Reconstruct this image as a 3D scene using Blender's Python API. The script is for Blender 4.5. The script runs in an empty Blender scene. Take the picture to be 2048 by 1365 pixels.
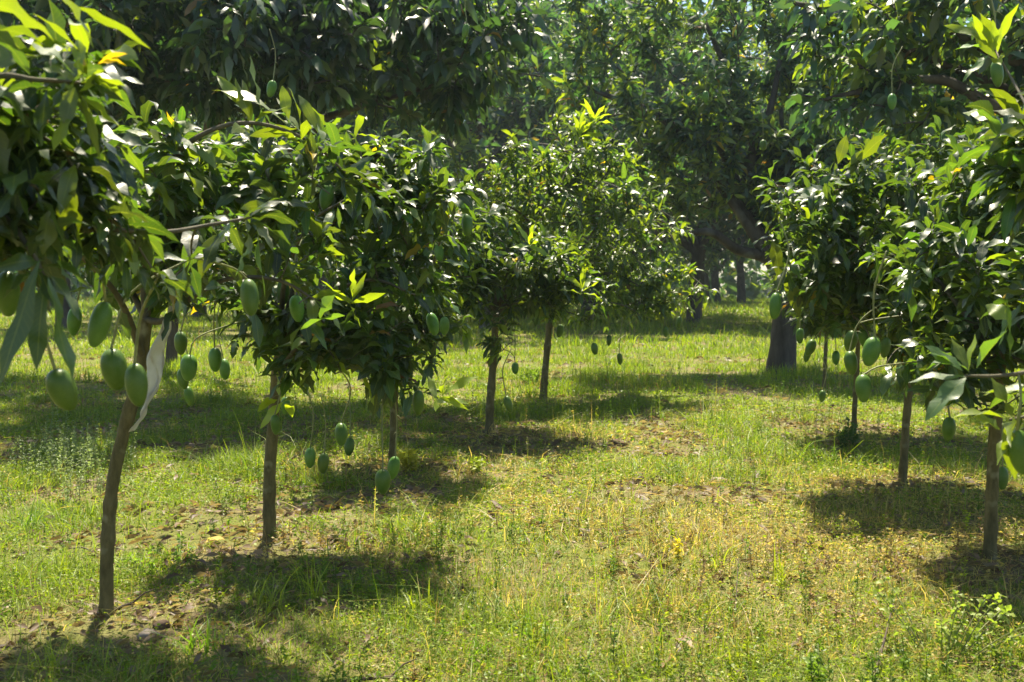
import bpy, math, random
import numpy as np
from mathutils import Vector, Matrix

# ------------------------------------------------------------------ camera, sky, sun, exposure
scene = bpy.context.scene
COL = scene.collection
R = math.radians
FPX, CX, CY, HORIZON, CAM_H = 1991.0, 1024.0, 682.5, 570.0, 1.5     # photograph pixels (2048 wide)
PITCH = math.atan((CY - HORIZON) / FPX)
cam_d = bpy.data.cameras.new('camera')
cam = bpy.data.objects.new('camera', cam_d); COL.objects.link(cam)
cam_d.sensor_width = 36.0; cam_d.lens = 36.0 * FPX / 2048.0
cam_d.clip_start = 0.05; cam_d.clip_end = 1500
cam.location = (0, 0, CAM_H); cam.rotation_euler = (R(90) - PITCH, 0, 0)
cam_d.dof.use_dof = True; cam_d.dof.focus_distance = 6.0; cam_d.dof.aperture_fstop = 4.0
scene.camera = cam

SUN_EL, SUN_AZ = R(65), R(-2)          # azimuth measured from +Y (view direction) towards +X
world = bpy.data.worlds.new('World'); scene.world = world; world.use_nodes = True
wn = world.node_tree.nodes; wl = world.node_tree.links
bg = wn['Background']; bg.inputs['Strength'].default_value = 0.078
sky = wn.new('ShaderNodeTexSky'); sky.sky_type = 'NISHITA'; sky.sun_disc = False
sky.sun_elevation = SUN_EL; sky.sun_rotation = SUN_AZ; sky.dust_density = 1.0; sky.air_density = 1.0
wl.new(sky.outputs[0], bg.inputs['Color'])
sun_d = bpy.data.lights.new('sun', 'SUN'); sun_d.energy = 5.0; sun_d.angle = R(2.0); sun_d.color = (1.0, 0.90, 0.70)
sun = bpy.data.objects.new('sun', sun_d); COL.objects.link(sun)
sdir = Vector((math.sin(SUN_AZ) * math.cos(SUN_EL), math.cos(SUN_AZ) * math.cos(SUN_EL), math.sin(SUN_EL)))
sun.rotation_euler = sdir.to_track_quat('Z', 'Y').to_euler(); sun.location = sdir * 60
vs = scene.view_settings
vs.view_transform = 'Standard'; vs.look = 'None'; vs.exposure = 1.46; vs.gamma = 1.0
cy = scene.cycles
cy.max_bounces = 6; cy.diffuse_bounces = 3; cy.glossy_bounces = 2; cy.transmission_bounces = 5
cy.transparent_max_bounces = 4; cy.volume_bounces = 0; cy.caustics_reflective = False; cy.caustics_refractive = False
cy.use_denoising = True

# ------------------------------------------------------------------ helpers
CP, SP = math.cos(PITCH), math.sin(PITCH)
def ray(px, py):
    a = (px - CX) / FPX; b = -(py - CY) / FPX
    return np.array([a, CP + b * SP, -SP + b * CP])
def at(px, py, Y):
    """the world point that stands Y metres in front of the camera and shows at that photograph pixel"""
    d = ray(px, py); k = Y / d[1]
    return np.array([d[0] * k, Y, CAM_H + d[2] * k])
def ground_at(px, py):
    d = ray(px, py); k = -CAM_H / d[2]
    x, y = d[0] * k, d[1] * k
    return np.array([x, y, float(gz(x, y))])
def proj(P):
    P = np.asarray(P, float); v = P - np.array([0, 0, CAM_H])
    dep = v[..., 1] * CP - v[..., 2] * SP
    up = v[..., 1] * SP + v[..., 2] * CP
    dep = np.where(np.abs(dep) < 1e-4, 1e-4, dep)
    return CX + FPX * v[..., 0] / dep, CY - FPX * up / dep, dep

def _hash(ix, iy, iz, seed):
    n = (ix.astype(np.int64) * 374761393 + iy.astype(np.int64) * 668265263 + iz.astype(np.int64) * 2147483647 + seed * 974711) & 0x7fffffff
    n = ((n ^ (n >> 13)) * 1274126177) & 0x7fffffff
    n = ((n ^ (n >> 16)) * 668265263) & 0x7fffffff
    return (n ^ (n >> 15)) / float(0x7fffffff)
def noise(x, y, z=0.0, seed=0):
    x, y, z = np.broadcast_arrays(np.asarray(x, float), np.asarray(y, float), np.asarray(z, float))
    ix, iy, iz = np.floor(x), np.floor(y), np.floor(z)
    fx, fy, fz = x - ix, y - iy, z - iz
    fx, fy, fz = [f * f * (3 - 2 * f) for f in (fx, fy, fz)]
    r = 0
    for a in (0, 1):
        for b in (0, 1):
            for c in (0, 1):
                w = (fx if a else 1 - fx) * (fy if b else 1 - fy) * (fz if c else 1 - fz)
                r = r + w * _hash(ix + a, iy + b, iz + c, seed)
    return r
def gz(x, y):
    return 0.10 * (noise(np.asarray(x) * 0.35, np.asarray(y) * 0.35, 0, 3) - 0.5) + 0.035 * (noise(np.asarray(x) * 2.1, np.asarray(y) * 2.1, 0, 5) - 0.5)
def nrm(v):
    return v / np.maximum(np.linalg.norm(v, axis=-1, keepdims=True), 1e-9)
def bump(x, y, cx, cy_, rx, ry):
    return np.exp(-(((x - cx) / rx) ** 2 + ((y - cy_) / ry) ** 2))

class MB:
    """collects quads with a colour and a leaf coordinate per vertex"""
    def __init__(s): s.v, s.q, s.c, s.u, s.n = [], [], [], [], 0
    def add(s, v, q, c=None, u=None):
        s.v.append(v); s.q.append(q + s.n)
        s.c.append(np.broadcast_to(np.array([0.1, 0.1, 0.1]), v.shape) if c is None else c)
        s.u.append(np.zeros_like(v) if u is None else u); s.n += len(v)
    def arrays(s):
        return np.concatenate(s.v), np.concatenate(s.q), np.concatenate(s.c), np.concatenate(s.u)
    def build(s, name, mat, parent=None, origin=None, attrs=True):
        v, q, c, u = s.arrays()
        if origin is not None: v = v - np.asarray(origin)
        me = bpy.data.meshes.new(name)
        me.vertices.add(len(v)); me.vertices.foreach_set('co', v.astype(np.float32).ravel())
        me.loops.add(q.size); me.loops.foreach_set('vertex_index', q.astype(np.int32).ravel())
        me.polygons.add(len(q)); me.polygons.foreach_set('loop_start', np.arange(0, q.size, 4, dtype=np.int32))
        if attrs:
            a = me.attributes.new('Col', 'FLOAT_COLOR', 'POINT')
            a.data.foreach_set('color', np.concatenate([c, np.ones((len(c), 1))], 1).astype(np.float32).ravel())
            b = me.attributes.new('luv', 'FLOAT_VECTOR', 'POINT')
            b.data.foreach_set('vector', u.astype(np.float32).ravel())
        me.update(calc_edges=True); me.validate()
        me.materials.append(mat)
        o = bpy.data.objects.new(name, me); COL.objects.link(o)
        if parent is not None: o.parent = parent
        if origin is not None and parent is None: o.location = origin
        return o

def tag(o, label=None, cat=None, group=None, kind=None):
    if label: o['label'] = label
    if cat: o['category'] = cat
    if group: o['group'] = group
    if kind: o['kind'] = kind
    return o
def empty(name, loc, label, cat, group=None):
    o = bpy.data.objects.new(name, None); COL.objects.link(o); o.location = loc; o.empty_display_size = 0.2
    return tag(o, label, cat, group)

def spline(pts, n):
    """Catmull-Rom through the points, n samples per span"""
    p = np.asarray(pts, float)
    if len(p) == 2: 
        t = np.linspace(0, 1, n + 1)[:, None]; return p[0] * (1 - t) + p[1] * t
    e = np.vstack([2 * p[0] - p[1], p, 2 * p[-1] - p[-2]]); out = []
    for i in range(1, len(e) - 2):
        t = np.linspace(0, 1, n, endpoint=False)[:, None]
        a, b, c, d = e[i - 1], e[i], e[i + 1], e[i + 2]
        out.append(0.5 * (2 * b + (c - a) * t + (2 * a - 5 * b + 4 * c - d) * t ** 2 + (3 * b - a - 3 * c + d) * t ** 3))
    return np.vstack(out + [p[-1:]])
def tube(mb, pts, rad, sides=6, rough=0.0, seed=0, col=None):
    p = np.asarray(pts, float); n = len(p); rad = np.broadcast_to(np.asarray(rad, float), (n,))
    d = nrm(np.gradient(p, axis=0))
    ref = np.array([0.31, 0.17, 0.93]) if abs(d[:, 2]).mean() < 0.8 else np.array([0.95, 0.25, 0.1])
    s = nrm(np.cross(d, ref)); t = np.cross(d, s)
    a = np.arange(sides) * 2 * math.pi / sides
    ring = np.cos(a)[None, :, None] * s[:, None] + np.sin(a)[None, :, None] * t[:, None]
    rr = np.repeat(rad[:, None], sides, 1)
    if rough:
        q = p[:, None] + ring * rr[..., None]; f = 1.0 / max(rad.max(), 0.02)
        rr = rr * (1 + rough * 2 * (noise(q[..., 0] * f, q[..., 1] * f, q[..., 2] * f * 0.5, seed) - 0.5) + rough * (noise(q[..., 0] * 3 * f, q[..., 1] * 3 * f, q[..., 2] * 1.6 * f, seed + 7) - 0.5))
    v = (p[:, None] + ring * rr[..., None]).reshape(-1, 3)
    i, j = np.meshgrid(np.arange(n - 1), np.arange(sides), indexing='ij')
    q = np.stack([i * sides + j, i * sides + (j + 1) % sides, (i + 1) * sides + (j + 1) % sides, (i + 1) * sides + j], -1).reshape(-1, 4)
    k = len(v)
    v = np.vstack([v, p[-1:] + d[-1:] * rad[-1]])
    capq = np.array([[(n - 1) * sides + j, (n - 1) * sides + (j + 1) % sides, k, k] for j in range(sides)])
    # caps made of quads: split end ring in halves
    q = np.vstack([q, np.array([[(n - 1) * sides + j, (n - 1) * sides + (j + 1) % sides, (n - 1) * sides + (j + 2) % sides, k] for j in range(0, sides - 1, 2)])])
    c = None if col is None else np.broadcast_to(np.asarray(col, float), v.shape)
    mb.add(v, q, c)

WIDTHS = {7: [0.05, 0.45, 0.85, 1.0, 0.97, 0.78, 0.42, 0.02], 5: [0.06, 0.68, 1.0, 0.92, 0.55, 0.02], 3: [0.1, 0.95, 0.85, 0.04], 2: [0.12, 1.0, 0.05]}
def add_leaves(mb, P, D, L, W, col, rng, seg=5, droop=0.7, roll=0.75, fold=0.18, wave=0.5, sagged=None):
    n = len(P)
    if n == 0: return
    P, D = np.asarray(P, float), nrm(np.asarray(D, float))
    L = np.broadcast_to(L, (n,)); W = np.broadcast_to(W, (n,))
    t = np.linspace(0, 1, seg + 1)
    w = np.array(WIDTHS[seg])
    dr = np.clip(rng.normal(droop, 0.35, n), 0.0, None)
    d = D[:, None] + (dr[:, None] * t ** 1.3)[..., None] * np.array([0, 0, -1.0])
    d = nrm(d)
    step = (L / seg)[:, None, None] * d
    ribbon(mb, D, d, P[:, None] + np.concatenate([np.zeros((n, 1, 3)), np.cumsum(0.5 * (step[:, 1:] + step[:, :-1]), 1)], 1), W, col, rng, seg, roll, fold, wave)
def ribbon(mb, D, d, c, W, col, rng, seg, roll, fold, wave, turn=None):
    n = len(D); t = np.linspace(0, 1, seg + 1); w = np.array(WIDTHS[seg])
    up = np.array([0, 0, 1.0]) + rng.normal(0, 0.05, (n, 3))
    s0 = nrm(np.cross(D, up))
    ang = (rng.normal(0, roll, n) if turn is None else turn)[:, None] + rng.normal(0, 0.7 if turn is None else .2, n)[:, None] * t
    n0 = np.cross(np.broadcast_to(s0[:, None], d.shape), d); n0 = nrm(n0)
    s = np.cross(d, n0)
    sd = nrm(s * np.cos(ang)[..., None] + n0 * np.sin(ang)[..., None])
    nn = np.cross(sd, d)
    hw = (W * 0.5)[:, None] * w
    fr = rng.uniform(1.3, 2.6, n)[:, None]; ph = rng.uniform(0, 6.28, (2, n))[..., None]
    wa = wave * (W * 0.5)[:, None] * np.sin(math.pi * t)
    fo = (np.clip(rng.normal(fold, 0.18, n), -0.3, 0.8))[:, None] * hw
    offl = fo + wa * np.sin(6.28 * fr * t + ph[0]); offr = fo + wa * np.sin(6.28 * fr * t + ph[1])
    left = c - sd * hw[..., None] + nn * offl[..., None]
    right = c + sd * hw[..., None] + nn * offr[..., None]
    v = np.stack([left, c, right], 2).reshape(-1, 3)
    m = (seg + 1) * 3
    base = (np.arange(n) * m)[:, None, None]
    i = np.arange(seg)[None, :, None]; k = np.arange(2)[None, None, :]
    a = base + i * 3 + k
    q = np.stack([a, a + 1, a + 4, a + 3], -1).reshape(-1, 4)
    cc = np.repeat(np.asarray(col, float), m, 0)
    u = np.zeros((n, seg + 1, 3, 3)); u[..., 0, 0] = -1; u[..., 2, 0] = 1; u[..., 1] = t[None, :, None]; u[..., 2] = rng.random(n)[:, None, None]
    mb.add(v, q, cc, u.reshape(-1, 3))

def single_leaves(mb, items, rng):
    """leaves drawn one by one: (root pixel, tip pixel, depth, width in pixels, colour, upward arch, roll)"""
    for (p0, p1, Y, w, colr, arch, rl) in items:
        a = at(p0[0], p0[1], Y); b = at(p1[0], p1[1], Y + rng.uniform(-.07, .07)); ln = np.linalg.norm(b - a)
        t = np.linspace(0, 1, 8)[:, None]; m = (a + b) / 2 + np.array([0, -.05 * ln, arch * ln])
        c = a * (1 - t) ** 2 + 2 * m * t * (1 - t) + b * t * t; d = nrm(np.gradient(c, axis=0))
        ribbon(mb, d[:1], d[None], c[None], np.array([w * Y / FPX]), np.asarray(colr)[None] * rng.uniform(.85, 1.15), rng, 7, 0, .15, .42, np.array([rl]))

OLDLEAF = np.array([0.030, 0.072, 0.044])  # leaf green of the old trees, bluish sky reflection in shade mixed into it
MATURE, FRESH, YELLOW, DRYC = np.array([0.038, 0.076, 0.020]), np.array([0.15, 0.215, 0.018]), np.array([0.40, 0.30, 0.02]), np.array([0.19, 0.105, 0.04])
def leaf_cols(n, rng, fresh=0.12, yellow=0.012, dry=0.003, base=MATURE):
    c = np.repeat(base[None], n, 0) * rng.uniform(0.7, 1.45, (n, 1)) * (1 + rng.normal(0, 0.08, (n, 3)))
    r = rng.random(n); a = r < fresh; m = rng.uniform(0.25, 1, (n, 1))
    c = np.where(a[:, None], c * (1 - m) + FRESH * m, c)
    c = np.where((r > 1 - yellow)[:, None], YELLOW * rng.uniform(0.5, 1.1, (n, 1)), c)
    c = np.where(((r > 1 - yellow - dry) & (r <= 1 - yellow))[:, None], DRYC * rng.uniform(0.4, 0.9, (n, 1)), c)
    return np.clip(c, 0.004, 0.8)

# ------------------------------------------------------------------ materials
def new_mat(name):
    m = bpy.data.materials.new(name); m.use_nodes = True
    nt = m.node_tree; nt.nodes.clear()
    return m, nt, nt.nodes, nt.links
def mixc(nt, fac, a, b, mode='MIX'):
    x = nt.nodes.new('ShaderNodeMix'); x.data_type = 'RGBA'; x.blend_type = mode
    for s, val in ((x.inputs[0], fac), (x.inputs[6], a), (x.inputs[7], b)):
        if hasattr(val, 'is_output'): nt.links.new(val, s)
        elif isinstance(val, (int, float)): s.default_value = val
        else: s.default_value = (*val, 1)
    return x.outputs[2]
def ramp(nt, src, stops):
    r = nt.nodes.new('ShaderNodeValToRGB'); nt.links.new(src, r.inputs[0]); e = r.color_ramp.elements
    while len(e) < len(stops): e.new(0.5)
    for k, (p, c) in zip(e, stops): k.position = p; k.color = (*c, 1) if len(c) == 3 else c
    return r.outputs[0]
def tex_noise(nt, scale, detail=4, rough=0.55, vec=None, coord='Object', stretch=None):
    n = nt.nodes.new('ShaderNodeTexNoise'); n.inputs['Scale'].default_value = scale; n.inputs['Detail'].default_value = detail; n.inputs['Roughness'].default_value = rough
    tc = nt.nodes.new('ShaderNodeTexCoord'); v = tc.outputs[coord]
    if stretch:
        mp = nt.nodes.new('ShaderNodeMapping'); mp.inputs['Scale'].default_value = stretch; nt.links.new(v, mp.inputs[0]); v = mp.outputs[0]
    nt.links.new(v, n.inputs['Vector']); return n.outputs['Fac']
def math_n(nt, op, a, b=None, clamp=False):
    x = nt.nodes.new('ShaderNodeMath'); x.operation = op; x.use_clamp = clamp
    for s, val in zip(x.inputs, (a, b)):
        if val is None: continue
        if hasattr(val, 'is_output'): nt.links.new(val, s)
        else: s.default_value = val
    return x.outputs[0]

def leaf_material(name, transl=0.42, rough=0.36, spec=0.5, gain=(3.0, 2.75, 0.6), ribs=True, bumps=True):
    m, nt, N, Lk = new_mat(name)
    at_ = N.new('ShaderNodeAttribute'); at_.attribute_name = 'Col'
    col = at_.outputs['Color']
    if ribs:
        lu = N.new('ShaderNodeAttribute'); lu.attribute_name = 'luv'
        sp = N.new('ShaderNodeSeparateXYZ'); Lk.new(lu.outputs['Vector'], sp.inputs[0])
        au = math_n(nt, 'ABSOLUTE', sp.outputs[0])
        rib = math_n(nt, 'LESS_THAN', au, 0.07)
        # side veins run obliquely from the midrib
        ph = math_n(nt, 'SUBTRACT', math_n(nt, 'MULTIPLY', sp.outputs[1], 15.0), math_n(nt, 'MULTIPLY', au, 1.6))
        vein = math_n(nt, 'GREATER_THAN', math_n(nt, 'FRACT', ph), 0.84)
        fac = math_n(nt, 'MAXIMUM', math_n(nt, 'MULTIPLY', rib, 0.55), math_n(nt, 'MULTIPLY', vein, 0.16))
        nz = tex_noise(nt, 9.0, 3)
        col = mixc(nt, math_n(nt, 'MULTIPLY', nz, 0.5), col, mixc(nt, 1.0, col, (0.62, 0.66, 0.5), 'MULTIPLY'))
        lite = mixc(nt, 0.55, col, (0.20, 0.25, 0.06))
        col = mixc(nt, fac, col, lite)
    geo = N.new('ShaderNodeNewGeometry')
    under = mixc(nt, 0.30, col, (0.13, 0.18, 0.07))
    surf = mixc(nt, geo.outputs['Backfacing'], col, under)
    b = N.new('ShaderNodeBsdfPrincipled'); Lk.new(surf, b.inputs['Base Color'])
    rn = tex_noise(nt, 5.0, 2)
    Lk.new(math_n(nt, 'ADD', math_n(nt, 'MULTIPLY', rn, 0.22), rough - 0.08), b.inputs['Roughness'])
    b.inputs['Specular IOR Level'].default_value = spec
    if bumps:
        bp = N.new('ShaderNodeBump'); bp.inputs['Strength'].default_value = 0.25; bp.inputs['Distance'].default_value = 0.004
        Lk.new(tex_noise(nt, 60.0, 2), bp.inputs['Height']); Lk.new(bp.outputs[0], b.inputs['Normal'])
    t = N.new('ShaderNodeBsdfTranslucent')
    Lk.new(mixc(nt, 1.0, col, gain, 'MULTIPLY'), t.inputs['Color'])
    mx = N.new('ShaderNodeMixShader'); mx.inputs[0].default_value = transl
    Lk.new(b.outputs[0], mx.inputs[1]); Lk.new(t.outputs[0], mx.inputs[2])
    o = N.new('ShaderNodeOutputMaterial'); Lk.new(mx.outputs[0], o.inputs[0])
    return m
def bark_material(name, dark, light, patch, scale=9.0):
    m, nt, N, Lk = new_mat(name)
    a = tex_noise(nt, scale, 6, 0.65, stretch=(1, 1, 0.28)); b_ = tex_noise(nt, scale * 0.35, 3); f = tex_noise(nt, scale * 5, 4, 0.7)
    col = ramp(nt, a, [(0.32, dark), (0.68, light)])
    col = mixc(nt, math_n(nt, 'MULTIPLY', f, 0.5), col, dark)
    col = mixc(nt, ramp(nt, b_, [(0.56, (0, 0, 0)), (0.68, (0.75, 0.75, 0.75))]), col, patch)
    b = N.new('ShaderNodeBsdfPrincipled'); Lk.new(col, b.inputs['Base Color']); b.inputs['Roughness'].default_value = 0.88; b.inputs['Specular IOR Level'].default_value = 0.2
    bp = N.new('ShaderNodeBump'); bp.inputs['Strength'].default_value = 0.8; bp.inputs['Distance'].default_value = 0.012
    Lk.new(math_n(nt, 'ADD', a, math_n(nt, 'MULTIPLY', f, 0.5)), bp.inputs['Height']); Lk.new(bp.outputs[0], b.inputs['Normal'])
    o = N.new('ShaderNodeOutputMaterial'); Lk.new(b.outputs[0], o.inputs[0])
    return m
def mango_material(name):
    m, nt, N, Lk = new_mat(name)
    big = tex_noise(nt, 14.0, 3); oi = N.new('ShaderNodeObjectInfo')
    col = ramp(nt, big, [(0.3, (0.052, 0.125, 0.014)), (0.7, (0.098, 0.180, 0.030))])
    vor = N.new('ShaderNodeTexVoronoi'); vor.inputs['Scale'].default_value = 210
    tc = N.new('ShaderNodeTexCoord'); Lk.new(tc.outputs['Object'], vor.inputs['Vector'])
    dots = ramp(nt, vor.outputs['Distance'], [(0.10, (1, 1, 1)), (0.22, (0, 0, 0))])
    col = mixc(nt, math_n(nt, 'MULTIPLY', dots, 0.35), col, (0.25, 0.32, 0.16))
    sep = N.new('ShaderNodeSeparateXYZ'); Lk.new(tc.outputs['Object'], sep.inputs[0])
    hs = N.new('ShaderNodeHueSaturation'); Lk.new(col, hs.inputs['Color'])
    Lk.new(math_n(nt, 'ADD', math_n(nt, 'MULTIPLY', oi.outputs['Random'], 0.03), 0.485), hs.inputs['Hue'])
    Lk.new(math_n(nt, 'ADD', math_n(nt, 'MULTIPLY', oi.outputs['Random'], 0.5), 0.8), hs.inputs['Value'])
    b = N.new('ShaderNodeBsdfPrincipled'); Lk.new(hs.outputs[0], b.inputs['Base Color'])
    b.inputs['Roughness'].default_value = 0.40; b.inputs['Specular IOR Level'].default_value = 0.3
    b.inputs['Subsurface Weight'].default_value = 0.0
    b.inputs['Sheen Weight'].default_value = 0.0; b.inputs['Sheen Roughness'].default_value = 0.5
    bp = N.new('ShaderNodeBump'); bp.inputs['Strength'].default_value = 0.12; bp.inputs['Distance'].default_value = 0.003
    Lk.new(tex_noise(nt, 90, 3), bp.inputs['Height']); Lk.new(bp.outputs[0], b.inputs['Normal'])
    o = N.new('ShaderNodeOutputMaterial'); Lk.new(b.outputs[0], o.inputs[0])
    return m
def plain(name, a, b_, scale, rough=0.7, transl=0.0):
    m, nt, N, Lk = new_mat(name)
    col = ramp(nt, tex_noise(nt, scale, 5), [(0.3, a), (0.7, b_)])
    b = N.new('ShaderNodeBsdfPrincipled'); Lk.new(col, b.inputs['Base Color']); b.inputs['Roughness'].default_value = rough
    bp = N.new('ShaderNodeBump'); bp.inputs['Strength'].default_value = 0.5; bp.inputs['Distance'].default_value = 0.006
    Lk.new(tex_noise(nt, scale * 3, 4), bp.inputs['Height']); Lk.new(bp.outputs[0], b.inputs['Normal'])
    o = N.new('ShaderNodeOutputMaterial'); out = b.outputs[0]
    if transl:
        t = N.new('ShaderNodeBsdfTranslucent'); Lk.new(col, t.inputs[0]); mx = N.new('ShaderNodeMixShader'); mx.inputs[0].default_value = transl
        Lk.new(out, mx.inputs[1]); Lk.new(t.outputs[0], mx.inputs[2]); out = mx.outputs[0]
    Lk.new(out, o.inputs[0]); return m

M_LEAF = leaf_material('mango_leaf', 0.43, 0.38, 0.8)
M_LEAF_FAR = leaf_material('mango_leaf_distant', 0.42, 0.42, 1.0, ribs=False, bumps=False)
M_GRASS = leaf_material('grass_blade', 0.42, 0.45, 0.35, gain=(1.7, 1.8, 0.8), ribs=False, bumps=False)
M_BARK_YOUNG = bark_material('young_bark', (0.075, 0.066, 0.026), (0.245, 0.205, 0.09), (0.32, 0.30, 0.17), 22)
M_BARK_OLD = bark_material('old_bark', (0.035, 0.030, 0.024), (0.13, 0.115, 0.095), (0.16, 0.165, 0.14), 6)
M_TWIG = plain('twig_bark', (0.055, 0.05, 0.028), (0.13, 0.11, 0.06), 20, 0.8)
M_MANGO = mango_material('mango_skin')
M_STALK = plain('fruit_stalk', (0.13, 0.15, 0.045), (0.25, 0.26, 0.10), 30, 0.6)
M_PANICLE = plain('dry_flower_stalk', (0.16, 0.085, 0.03), (0.30, 0.17, 0.07), 30, 0.8)
M_WOOD = plain('dead_wood', (0.035, 0.025, 0.018), (0.12, 0.085, 0.055), 12, 0.9)
M_STONE = plain('clod', (0.20, 0.16, 0.12), (0.40, 0.33, 0.26), 10, 0.9)
M_FILM = plain('plastic_film', (0.74, 0.73, 0.69), (0.85, 0.84, 0.82), 18, 0.28, 0.45)

# ------------------------------------------------------------------ ground
def ground_material():
    m, nt, N, Lk = new_mat('orchard_soil')
    a = tex_noise(nt, 1.1, 5, 0.6); b_ = tex_noise(nt, 14, 6, 0.7); c = tex_noise(nt, 60, 4, 0.7)
    soil = ramp(nt, b_, [(0.3, (0.10, 0.07, 0.045)), (0.55, (0.24, 0.175, 0.11)), (0.75, (0.40, 0.31, 0.20))])
    moss = ramp(nt, c, [(0.3, (0.07, 0.10, 0.018)), (0.6, (0.18, 0.21, 0.04)), (0.8, (0.32, 0.29, 0.10))])
    col = mixc(nt, ramp(nt, a, [(0.36, (0.15, 0.15, 0.15)), (0.6, (0.9, 0.9, 0.9))]), soil, moss)
    b = N.new('ShaderNodeBsdfPrincipled'); Lk.new(col, b.inputs['Base Color']); b.inputs['Roughness'].default_value = 0.95; b.inputs['Specular IOR Level'].default_value = 0.1
    bp = N.new('ShaderNodeBump'); bp.inputs['Strength'].default_value = 1.0; bp.inputs['Distance'].default_value = 0.03
    Lk.new(math_n(nt, 'ADD', b_, math_n(nt, 'MULTIPLY', c, 0.5)), bp.inputs['Height']); Lk.new(bp.outputs[0], b.inputs['Normal'])
    o = N.new('ShaderNodeOutputMaterial'); Lk.new(b.outputs[0], o.inputs[0]); return m
def make_ground():
    mb = MB()
    def ax(lo, hi, fine_lo, fine_hi, st):
        f = np.arange(fine_lo, fine_hi + 1e-6, st)
        g1 = fine_hi + (hi - fine_hi) * np.linspace(0, 1, 26)[1:] ** 2.2
        g0 = fine_lo - (fine_lo - lo) * np.linspace(0, 1, 26)[1:] ** 2.2
        return np.concatenate([g0[::-1], f, g1])
    xs, ys = ax(-600, 600, -9, 9, 0.12), ax(-60, 900, 1, 22, 0.12)
    X, Y = np.meshgrid(xs, ys)
    Z = gz(X, Y) * np.clip((120 - np.hypot(X, Y)) / 60, 0, 1)
    v = np.stack([X, Y, Z], -1).reshape(-1, 3); w = len(xs)
    i, j = np.meshgrid(np.arange(len(ys) - 1), np.arange(w - 1), indexing='ij'); a = (i * w + j).ravel()
    mb.add(v, np.stack([a, a + 1, a + w + 1, a + w], -1))
    tag(mb.build('ground', ground_material(), attrs=False), kind='structure')
make_ground()

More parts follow.
